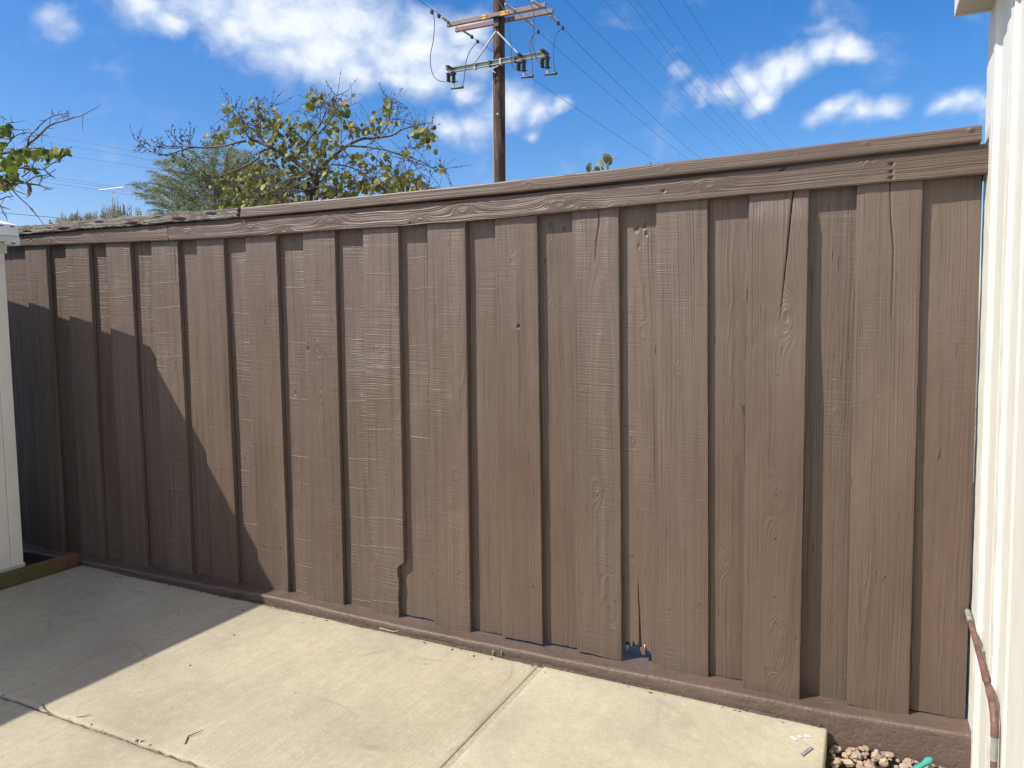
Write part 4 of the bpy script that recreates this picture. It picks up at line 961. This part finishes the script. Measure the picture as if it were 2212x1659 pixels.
for pts in ([(265, 0), (600, 335), (1000, 730), (1400, 1110), (1608, 1288)], [(590, 0), (900, 360), (1200, 690), (1500, 1010), (1785, 1265)],
            [(787, 0), (1000, 290), (1300, 660), (1600, 1040), (1823, 1262)], [(860, 0), (1100, 310), (1500, 800), (1800, 1110), (1945, 1245)],
            [(1045, 0), (1300, 390), (1600, 790), (1975, 1242)], [(1252, 0), (1500, 410), (1700, 720), (2000, 1100), (2102, 1225)]):
    d = ray(*q3(*pts[0])); X = d[0]*(8.2/d[2])
    wire('power_line', [q3(*p) for p in pts], X, 0.0042, 'thin overhead wire crossing open sky to the right of the pole', 'overhead wires clear of the pole')
# dead-end insulators on the conductors
def dead(Xw, a, b, r=0.035):
    p, q = atx(*q2(*a), Xw), atx(*q2(*b), Xw); m_ = MB(); n = 6
    for k in range(n): u, w_ = p+(q-p)*k/n, p+(q-p)*(k+.5)/n; m_.tube([u, w_, w_, p+(q-p)*(k+1)/n], [r*.6, r*.6, r*1.25, r*.8], 8)
    m_.build('insulator', M['polymer'], pole)
def clamp(Xw, a):
    p = atx(*q2(*a), Xw); MB().box(p[0]-.028, p[0]+.028, p[1]-.06, p[1]+.06, p[2]-.055, p[2]+.04).build('clamp', M['iron'], pole, 0.01)
dead(XA, (435, 180), (525, 242)); dead(XA, (655, 318), (738, 372)); dead(XB, (1090, 40), (1190, 112)); dead(XB, (1305, 203), (1385, 272)); dead(XC, (1370, 5), (1455, 68)); dead(XC, (1560, 160), (1630, 222))
for Xw, a in ((XA, (330, 122)), (XA, (805, 427)), (XB, (1433, 326)), (XC, (1686, 286)), (XA, (402, 162)), (XA, (745, 380)), (XC, (1640, 238))): clamp(Xw, a)
# distant lines on the left
def far_line(p0, p1, Y, r, label, group):
    (x0, y0), (x1, y1) = p0, p1; sl = (y1-y0)/(x1-x0)
    P = [at(x, y0+sl*(x-x0)+3e-5*(x-x0)*(x-x1), Y) for x in np.linspace(-260, 760, 24)]
    tag(MB().tube(P, r, 5).build('power_line', M['wire']), label, 'power line', group)
for p0, p1 in (((99, 292.7), (230, 316)), ((35, 297), (230, 329)), ((13.6, 318.6), (230, 349)), ((46.6, 372), (230, 400)), ((46.6, 378), (230, 405)), ((48.6, 386.6), (230, 413))):
    far_line(p0, p1, 38.0, 0.012, 'thin distant wire passing behind the feathery tree', 'distant wires on the left')
far_line((0, 459.5), (120, 470), 16.0, 0.012, 'thicker dark cable just above the weathered fence cap', None)
# aerial
YT = 24.0; an = at(243, 409, YT); ant = empty('television_aerial', (an[0], YT, -0.16)); tag(ant, 'white bar aerial with small loops standing beyond the fence', 'aerial')
a0, a1 = at(215, 410.5, YT), at(267.5, 404.5, YT)
MB().tube([a0, a1], 0.028, 8).build('boom', M['antenna'], ant)
MB().tube([(an[0], YT+0.03, -0.16), (an[0], YT+0.03, an[2])], 0.010, 6).build('mast', M['antenna'], ant)
for x in (219, 244, 248, 264):
    c = at(x, 411, YT); MB().tube([(c[0]-0.05, YT, c[2]), (c[0]-0.05, YT, c[2]-0.10), (c[0], YT, c[2]-0.14), (c[0]+0.05, YT, c[2]-0.10), (c[0]+0.05, YT, c[2]+0.01)], 0.008, 5).build('loop', M['polymer'], ant)

# ------------------------------------------------------------------ trees
def leaf_mesh(name, mat, w=0.5, fold=0.25, notch=0.12, seed=0):
    """round heart leaf of unit length, stem at the origin, blade along -z (hanging)"""
    rng = random.Random(seed); n = 7; L, Rr, mid = [], [], []
    for i in range(n):
        t = i/(n-1); wd = w*math.sin(math.pi*min(1, t*0.92+0.08))**0.62*(1-0.25*t)
        z = -t + (notch if 0 < i < 2 else 0)*0.6; cv = 0.12*math.sin(3*t+seed)
        mid.append((0, cv, -t)); L.append((-wd, cv-fold*wd+rng.uniform(-.03, .03), z)); Rr.append((wd, cv-fold*wd*rng.uniform(.3, 1.2), z))
    v = mid+L+Rr; f = []
    for i in range(n-1):
        f.append((i, i+1, n+i+1, n+i)); f.append((i+1, i, 2*n+i, 2*n+i+1))
    me = bpy.data.meshes.new(name); me.from_pydata(v, [], f); me.update(); me.polygons.foreach_set('use_smooth', [True]*len(f)); me.materials.append(mat); return me
def put_leaf(me, p, size, rng, parent, droop=0.6):
    o = bpy.data.objects.new('leaf', me); col.objects.link(o)
    o.parent = parent; o.location = Vector(tuple(p)) - Vector(parent.location)
    o.rotation_euler = (rng.gauss(0, droop), rng.gauss(0, droop), rng.uniform(0, 6.3)); s = size*rng.uniform(.65, 1.25); o.scale = (s, s, s)
    return o
def q7(px, py): return (403.2+px*0.2604, 172.8+py*0.2604)
def q9(px, py): return (288+px*0.1736, 172.8+py*0.1736)
YT1 = 2.9
def limb(pts, q, y0, y1, rng):
    n = len(pts); return smooth_path([at(*q(*p), y0+(y1-y0)*i/(n-1)+rng.uniform(-.03, .03)) for i, p in enumerate(pts)], 4)
rng = random.Random(21)
tb_ = at(*q7(1010, 1010), YT1)
tree = empty('small_leafy_tree', (tb_[0], YT1, -0.16)); tag(tree, 'small half bare tree with round olive and yellow leaves behind the fence', 'tree')
trunk = MB(); twigs = MB(); tips = []
tr = [(tb_[0]-0.15, YT1, -0.16), (tb_[0]-0.08, YT1, 0.9), tb_] + [at(*q7(*p), YT1) for p in ((1050, 930), (1075, 850), (1060, 780), (1010, 730), (960, 700))]
trunk.tube(smooth_path(tr), np.linspace(0.050, 0.021, 5*(len(tr)-1)+1), 10)
LIMBS = [([(1060, 790), (960, 720), (850, 640), (760, 590), (690, 555), (600, 515), (520, 490)], q7, 0, -.35, .030, .016),
         ([(1400, 760), (1300, 775), (1130, 820), (950, 838), (790, 840), (700, 828), (600, 800), (520, 730), (430, 610)], q9, -.35, -.6, .015, .004),
         ([(790, 840), (700, 850), (580, 880), (440, 930), (340, 930), (220, 890), (100, 800), (0, 720)], q9, -.5, -.7, .009, .0035),
         ([(620, 830), (450, 830), (340, 790), (250, 760)], q9, -.5, -.55, .007, .003), ([(560, 850), (380, 845), (240, 825), (130, 775)], q9, -.55, -.6, .006, .003),
         ([(700, 828), (705, 740), (715, 580)], q9, -.5, -.45, .005, .003), ([(600, 800), (595, 740), (610, 670)], q9, -.5, -.5, .004, .003),
         ([(600, 890), (640, 960), (720, 1010), (830, 1120), (920, 1190)], q9, -.55, -.4, .005, .004),
         ([(1060, 780), (1150, 690), (1240, 610), (1330, 545), (1450, 490), (1560, 480), (1700, 460), (1790, 410), (1900, 380), (2040, 350)], q7, 0, .35, .028, .004),
         ([(1330, 545), (1480, 555), (1620, 575), (1750, 610), (1880, 650), (1980, 690), (2050, 740)], q7, .1, .2, .014, .004),
         ([(900, 660), (980, 540), (1060, 430), (1120, 350), (1160, 240), (1220, 130)], q7, -.05, -.3, .016, .004),
         ([(1060, 700), (1060, 600), (1075, 480), (1120, 420), (1180, 350), (1250, 230), (1340, 170)], q7, 0, .3, .014, .004),
         ([(1110, 380), (1110, 250), (1120, 90)], q7, .1, .2, .006, .003), ([(1200, 330), (1230, 200), (1250, 120)], q7, .2, .2, .005, .003),
         ([(690, 555), (600, 470), (560, 400), (640, 320), (710, 200)], q7, -.2, -.1, .010, .003), ([(560, 400), (590, 300), (600, 180)], q7, -.15, -.2, .006, .003),
         ([(520, 490), (480, 400), (440, 290), (380, 230), (330, 150)], q7, -.35, -.2, .008, .003), ([(360, 470), (345, 360), (345, 260)], q7, -.3, -.3, .005, .003),
         ([(1600, 470), (1680, 330), (1660, 200), (1650, 120)], q7, .3, .2, .008, .003), ([(1700, 440), (1740, 330), (1700, 230)], q7, .3, .4, .005, .003),
         ([(690, 565), (610, 600), (590, 650), (480, 720)], q7, -.2, -.35, .016, .011),
         ([(1480, 1030), (1330, 1100), (1150, 1180), (970, 1215), (830, 1205), (700, 1180), (600, 1150)], q9, -.35, -.5, .010, .004),
         ([(970, 1225), (900, 1330), (780, 1450), (650, 1540), (560, 1590)], q9, -.4, -.5, .007, .004), ([(930, 1270), (830, 1240)], q9, -.4, -.5, .004, .003),
         ([(1200, 700), (1350, 720), (1480, 790), (1580, 880), (1620, 950)], q7, .1, .3, .010, .004), ([(1520, 610), (1640, 720), (1720, 800), (1800, 870)], q7, .15, .2, .006, .003),
         ([(1700, 600), (1850, 660), (1930, 760), (2015, 810)], q7, .2, .1, .006, .003), ([(1780, 600), (1870, 570), (1920, 540), (1960, 450), (2030, 420)], q7, .2, .1, .005, .003),
         ([(1100, 830), (1000, 900), (900, 890), (820, 840)], q7, .1, .2, .007, .003), ([(1070, 900), (900, 940), (760, 1010)], q7, 0, -.2, .006, .004),
         ([(620, 1020), (760, 910), (900, 830), (1020, 790)], q7, -.3, -.1, .005, .006), ([(1200, 990), (1300, 900), (1450, 850), (1600, 870)], q7, .1, .3, .007, .004),
         ([(1900, 900), (1980, 905), (2030, 900)], q7, .3, .3, .004, .003), ([(1840, 660), (1960, 700), (2090, 735), (2165, 730)], q7, .2, .1, .004, .002)]
paths = []
for pts, q, d0, d1, r0, r1 in LIMBS:
    P = limb(pts, q, YT1+d0, YT1+d1, rng); rad = np.linspace(r0*0.74, r1*0.72, len(P))
    (trunk if r0 > 0.012 else twigs).tube(P, rad, 8 if r0 > .012 else 5); paths.append((P, r0))
    # side twigs with buds
    for k in range(2, len(P)-1):
        for _ in range(2 if r0 < .012 else 1):
            if rng.random() < (0.5 if r0 < 0.02 else 0.36):
                d = P[k]-P[k-1]; d = d/np.linalg.norm(d); a = np.array([rng.gauss(0, 1), rng.gauss(0, .7), rng.gauss(.25, .8)]); a /= np.linalg.norm(a)
                e = d*0.5+a*0.9; e /= np.linalg.norm(e); l = rng.uniform(.06, .28)*(0.5 if q is q9 else 1)
                p1 = P[k]+e*l*.5+np.array([0, 0, rng.uniform(-.02, .02)]); p2 = p1+e*l*.5+np.array([0, 0, rng.uniform(-.03, .05)])
                twigs.tube([P[k], p1, p2], [min(.0032, r1), .0021, .0012], 4, cap=False); tips.append(p2); tips.append(p1)
                for b in range(3):
                    pb = P[k]+(p2-P[k])*rng.uniform(.2, 1); o_ = np.array([rng.gauss(0, .006), rng.gauss(0, .006), rng.gauss(.004, .006)])
                    twigs.tube([pb, pb+o_*.6, pb+o_*1.6], [.0030, .0045, .001], 4, cap=False)
trunk.build('trunk', M['bark'], tree); twigs.build('twigs', M['twig'], tree)
# pale tangle low in the crown
pt_ = MB()
for _ in range(70):
    p = at(*q7(rng.uniform(480, 1300), rng.uniform(820, 1010)), YT1+rng.uniform(-.4, .6)); e = np.array([rng.gauss(0, 1), rng.gauss(0, .5), rng.gauss(.3, .8)]); e /= np.linalg.norm(e); l = rng.uniform(.15, .5)
    b = np.array([rng.gauss(0, .03), 0, rng.gauss(0, .04)]); pt_.tube([p-e*l/2, p+b, p+e*l/2], [.004, .0035, .0015], 4, cap=False)
pt_.build('dry_twigs', M['pale_twig'], tree)
CL = [(330, 230, 30, 20, 4), (600, 230, 60, 45, 8), (450, 320, 60, 40, 6), (390, 370, 50, 60, 6), (235, 460, 60, 18, 6), (720, 350, 90, 50, 16), (560, 430, 80, 60, 12), (850, 460, 100, 80, 18), (820, 560, 120, 80, 12),
      (1015, 160, 25, 60, 5), (1085, 135, 40, 28, 4), (1210, 215, 25, 50, 4), (1290, 245, 50, 65, 8), (1010, 370, 50, 60, 6), (1230, 400, 80, 80, 10), (1390, 390, 70, 50, 9), (1660, 215, 38, 55, 8), (1600, 370, 70, 60, 9),
      (1945, 440, 60, 55, 7), (1990, 500, 45, 35, 5), (1820, 600, 28, 16, 3), (2120, 740, 38, 8, 3), (1655, 650, 22, 50, 3), (1400, 640, 60, 35, 7), (1100, 560, 120, 60, 16), (1000, 640, 130, 60, 18), (720, 610, 60, 40, 8),
      (560, 700, 45, 45, 9), (440, 830, 110, 60, 20), (480, 930, 130, 60, 26), (640, 870, 90, 55, 14), (800, 800, 120, 80, 12), (950, 790, 120, 60, 10), (1180, 800, 120, 80, 18), (1350, 860, 130, 80, 24), (1580, 830, 110, 60, 20),
      (1680, 905, 100, 35, 16), (1780, 790, 85, 55, 12), (1850, 880, 80, 45, 10), (1200, 950, 150, 45, 16), (430, 1020, 90, 20, 10), (820, 960, 150, 40, 10), (1980, 905, 40, 10, 4), (2010, 480, 30, 40, 3)]
lmeshes = [leaf_mesh('round_leaf', M['leaf_autumn'], 0.50, 0.3, .12, s) for s in range(4)]
slots = []
for (x, y, rx, ry, n) in CL:
    for _ in range(int(n*3.5)):
        slots.append(at(*q7(rng.gauss(x, rx*.85), rng.gauss(y, ry*.80)), YT1+rng.gauss(0, .28)))
stems = MB(); tp = np.array(tips)
rng.shuffle(slots)
for k, p in enumerate(slots):
    p = np.array(p)
    if k < 300: put_leaf(lmeshes[k % 4], p, 0.055, rng, tree)
    j_ = np.argmin(((tp-p)**2).sum(1)); q_ = tp[j_]
    if np.linalg.norm(q_-p) < 0.22: stems.tube([q_, (q_+p)/2+np.array([0, 0, .01]), p], [.0022, .0018, .0012], 4, cap=False)
    else: e = np.array([rng.gauss(0, .05), rng.gauss(0, .04), rng.uniform(.03, .10)]); stems.tube([p, p+e*.5, p+e], [.001, .0015, .002], 4, cap=False)
stems.build('leaf_stalks', M['twig'], tree)['kind'] = 'stuff'
fm = MB(); tn = []
src = [np.array(v.co) for v in lmeshes[0].vertices]; fsrc = [tuple(q.vertices) for q in lmeshes[0].polygons]
for p in slots[300:]:
    rot = np.array(Matrix.Rotation(rng.uniform(0, 6.3), 3, 'Z') @ Matrix.Rotation(rng.gauss(0, .6), 3, 'X') @ Matrix.Rotation(rng.gauss(0, .6), 3, 'Y')); s = 0.053*rng.uniform(.6, 1.2)
    fm.add([rot @ v*s+p for v in src], fsrc, True); tn += [rng.random()]*len(src)
if fm.v:
    fo = fm.build('foliage', M['leaf_autumn_mass'], tree); set_attr(fo.data, 'tint', tn); fo['kind'] = 'stuff'

# branches of the green tree standing to the left
def q8(px, py): return (px*0.19443, 172.8+py*0.19443)
YT2 = 1.6; rng = random.Random(5)
ltb = at(-330, 800, YT2); ltree = empty('green_leaved_tree', (ltb[0], YT2, -0.16)); tag(ltree, 'fresh green leaved tree reaching over the shed with bare shoots', 'tree')
lt = MB(); lw = MB(); hub = at(-330, 430, YT2)
lt.tube(smooth_path([(ltb[0], YT2, -0.16), (ltb[0]+.03, YT2, 0.9), hub, at(-330, 300, YT2), at(-300, 120, YT2)]), np.linspace(.07, .02, 21), 10)
BR = [[(-1300, 900), (-700, 900), (-100, 830), (100, 800), (270, 765), (330, 700), (420, 630), (520, 530), (610, 480), (740, 445), (840, 410), (920, 390), (1015, 335)],
      [(305, 715), (330, 630), (400, 550), (470, 480), (550, 420), (640, 390), (780, 368)], [(740, 350), (770, 430)], [(-200, 980), (-60, 860), (60, 740), (150, 640), (220, 600), (330, 585), (440, 605), (515, 620)],
      [(-1300, 1050), (-600, 1030), (-60, 1010), (100, 990), (250, 975), (420, 990), (490, 990), (560, 940), (665, 878)], [(-700, 1060), (-40, 1100), (100, 1135), (250, 1145), (330, 1155), (440, 1170), (520, 1210), (570, 1212)],
      [(290, 1145), (360, 1090), (450, 1065), (530, 1050), (620, 990)], [(40, 1130), (130, 1215), (220, 1310), (310, 1390), (400, 1490), (480, 1600)], [(-60, 1260), (-20, 1350), (30, 1450), (85, 1560)],
      [(-200, 560), (20, 530), (150, 550), (340, 552)], [(240, 1080), (350, 990), (380, 880)], [(60, 1210), (170, 1230), (285, 1272)], [(0, 1330), (70, 1300), (150, 1290)], [(470, 1060), (440, 1160)], [(490, 990), (560, 1060), (610, 1090)],
      [(270, 765), (450, 760), (600, 800), (800, 745)], [(-200, 470), (0, 410), (70, 440)], [(0, 640), (100, 655), (150, 610), (60, 500), (155, 465)], [(350, 850), (520, 870), (600, 850)], [(0, 1400), (120, 1440)]]
tips = []
for b in BR:
    P = smooth_path([at(*q8(*p), YT2+rng.uniform(-.05, .05)) for p in b], 4); big = b[0][0] < -500
    (lt if big else lw).tube(P, np.linspace(.016 if big else .0055, .0028, len(P)), 6)
    for k in range(1, len(P)-1):
        if P[k][0] > at(-80, 400, YT2)[0] and rng.random() < .45:
            e = np.array([rng.gauss(0, .8), rng.gauss(0, .5), rng.gauss(.2, .8)]); e /= np.linalg.norm(e); l = rng.uniform(.02, .14)
            lw.tube([P[k], P[k]+e*l*.5, P[k]+e*l+np.array([0, 0, .01])], [.003, .0022, .0012], 4, cap=False); tips.append(P[k]+e*l)
lt.build('trunk', M['bark'], ltree); lw.build('twigs', M['twig'], ltree)
gm_ = [leaf_mesh('pointed_leaf', M['leaf_green'], 0.42, 0.35, .16, s+10) for s in range(4)]
LC2 = [(60, 500, 40, 40, 5), (20, 560, 40, 50, 6), (20, 690, 25, 35, 3), (100, 830, 60, 50, 10), (220, 830, 60, 60, 14), (300, 800, 45, 45, 7), (390, 790, 40, 35, 5), (460, 750, 40, 35, 6), (520, 790, 35, 45, 6), (600, 780, 45, 40, 7), (680, 800, 35, 40, 7), (740, 770, 40, 15, 3), (500, 900, 20, 15, 1),
       (60, 920, 70, 50, 12), (150, 960, 50, 40, 8), (270, 940, 35, 30, 4), (340, 960, 20, 20, 2), (90, 1060, 50, 35, 6), (190, 1050, 40, 50, 6), (20, 1150, 30, 40, 4), (100, 1180, 30, 20, 3), (150, 1140, 25, 25, 3), (450, 870, 15, 15, 1), (20, 870, 40, 50, 8), (-60, 1000, 60, 120, 16), (-60, 700, 60, 160, 14)]
for (x, y, rx, ry, n) in LC2:
    for _ in range(n): put_leaf(gm_[rng.randrange(4)], at(*q8(rng.gauss(x, rx*.6), rng.gauss(y, ry*.6)), YT2+rng.gauss(0, .12)), 0.075, rng, ltree, 0.5)
dk = put_leaf(gm_[0], at(*q8(285, 1150), YT2), 0.13, rng, ltree, 0.2); dk.name = 'dead_leaf'; dk.data = dk.data.copy(); dk.data.materials[0] = M['debris']

# feathery tree in the distance
YT3 = 10.0; rng = random.Random(33)
fb_ = at(470, 470, YT3); ftree = empty('feathery_tree', (fb_[0], YT3, -0.16)); tag(ftree, 'feathery grey green tree with drooping needle like foliage in the distance', 'tree')
ft = MB(); ft.tube(smooth_path([(fb_[0], YT3, -0.16), (fb_[0]+.1, YT3, 1.0), at(470, 430, YT3), at(485, 380, YT3), at(490, 330, YT3)]), np.linspace(.14, .03, 21), 10)
fv, ff, ftint = [], [], []
PLUMES = []
outline = [(290, 400), (300, 425), (330, 380), (345, 350), (370, 335), (395, 345), (420, 325), (450, 312), (480, 300), (510, 318), (540, 330), (560, 350), (590, 360), (620, 375), (640, 400), (650, 430)]
for i in range(330):
    if i < 64: cx_, cy_ = outline[i % 16]; cx_ += rng.gauss(0, 7); cy_ += rng.gauss(2, 6)
    else:
        cx_ = rng.uniform(315, 655); topy = interp(cx_, sorted(outline)); cy_ = rng.uniform(topy+12, 475)
    PLUMES.append((cx_, cy_))
for (cx_, cy_) in PLUMES:
    tip = at(cx_, cy_, YT3+rng.uniform(-.9, .9)); hub = at(485+rng.gauss(0, 25), min(500, cy_+rng.uniform(40, 110)), YT3+rng.gauss(0, .3))
    d = tip-hub; n = 12; L = np.linalg.norm(d); L0 = min(L, rng.uniform(.5, 1.0)); st = tip-d/L*L0
    P = [st+(tip-st)*k/n+np.array([0, 0, .10*math.sin(math.pi*k/n)*L0]) for k in range(n+1)]
    ft.tube(P[::3], np.linspace(.008, .003, len(P[::3])), 4, cap=False)
    tone = rng.random()*0.5
    for k in range(n+1):
        for _ in range(7):
            a = np.array([rng.gauss(0, 1), rng.gauss(0, 1), rng.gauss(.1, .5)]); a /= np.linalg.norm(a)
            l = rng.uniform(.08, .20); p0 = P[k]; p1 = p0+a*l*.55+np.array([0, 0, .01]); p2 = p1+a*l*.30+np.array([0, 0, -l*.5])
            w = np.cross(a, np.array([0.3, 1, .2])); w /= np.linalg.norm(w)+1e-9; w = w*0.0055
            b = len(fv); fv += [p0-w*.5, p0+w*.5, p1+w, p1-w, p2]; ff += [(b, b+1, b+2, b+3), (b+3, b+2, b+4)]; ftint += [min(1, tone+rng.random()*.5)]*5
ft.build('trunk', M['bark'], ftree)
fo = mesh_obj('crown', fv, ff, M['feather'], ftree); set_attr(fo.data, 'tint', ftint)

# flowering bush tops just above the fence cap
YB = 6.0; rng = random.Random(8); bb = at(215, 480, YB); bush = empty('flowering_bush', (bb[0], YB, -0.16)); tag(bush, 'pale flowering bush with upright spikes beyond the weathered cap', 'bush')
st = MB(); bv, bf, bt = [], [], []
for i in range(170):
    x = rng.choice((rng.uniform(105, 305), rng.gauss(245, 18), rng.gauss(180, 25))); h = interp(x, [(105, 8), (160, 22), (210, 24), (240, 42), (265, 40), (305, 26)])*rng.uniform(.15, .75)*(1.7 if rng.random() < .16 else .9)
    p0 = at(x+rng.uniform(-4, 4), 490, YB+rng.uniform(-.3, .3)); basez = interp(x, [(105, 478), (305, 462)])
    p1 = at(x, basez-h, YB+rng.uniform(-.3, .3)); st.tube([p0, (p0+p1)/2+np.array([rng.gauss(0, .01), 0, 0]), p1], [.006, .004, .002], 4, cap=False)
    for k in range(14):
        t = rng.uniform(.35, 1) ** .8; q_ = p0+(p1-p0)*t; a = np.array([rng.gauss(0, 1), rng.gauss(0, 1), rng.gauss(.3, .6)]); a /= np.linalg.norm(a); l = rng.uniform(.02, .06)*(1.25-t); w = np.cross(a, [0, 1, .1]); w = w/(np.linalg.norm(w)+1e-9)*l*.30
        b = len(bv); bv += [q_, q_+a*l*.5+w, q_+a*l, q_+a*l*.5-w]; bf.append((b, b+1, b+2, b+3)); bt += [rng.random()]*4
st.tube([(bb[0], YB, -0.16), (bb[0], YB, 1.0), bb], [.05, .04, .03], 8)
for dx_ in np.linspace(105, 305, 12): st.tube([(bb[0], YB, 0.9), at(dx_, 492, YB)], [.02, .008], 5, cap=False)
st.build('stems', M['pale_twig'], bush); bo = mesh_obj('foliage', bv, bf, M['bushtop'], bush); set_attr(bo.data, 'tint', bt)
# shrub tips peeking over the cap near the pole
YS = 0.75; sb_ = at(1313, 420, YS); shr = empty('garden_shrub', (sb_[0], YS, -0.16)); tag(shr, 'pale green shrub leaves peeking over the brown cap rail', 'shrub')
sm_ = MB(); rng = random.Random(3); pale = leaf_mesh('oval_leaf', leaf_mat('pale_green_leaf', [(0.0, (0.20, 0.24, 0.09)), (1.0, (0.34, 0.36, 0.18))]), 0.34, 0.3, .0, 3)
for (x, y, n, s) in ((1313, 352, 6, .065), (1294, 364, 3, .03), (1273, 371, 2, .04), (1395, 356, 2, .028)):
    tp_ = at(x, y+6, YS); sm_.tube([(sb_[0], YS, -0.16), (sb_[0]*.5+tp_[0]*.5, YS+.05, 1.0), tp_], [.012, .008, .003], 6)
    for k in range(n):
        o = put_leaf(pale, at(x+rng.gauss(0, 5), y+rng.uniform(0, 10), YS), s, rng, shr, 0.4); o.rotation_euler = (math.pi+rng.gauss(0, .45), rng.gauss(0, .45), rng.uniform(0, 6.3))
sm_.build('stems', M['twig'], shr)
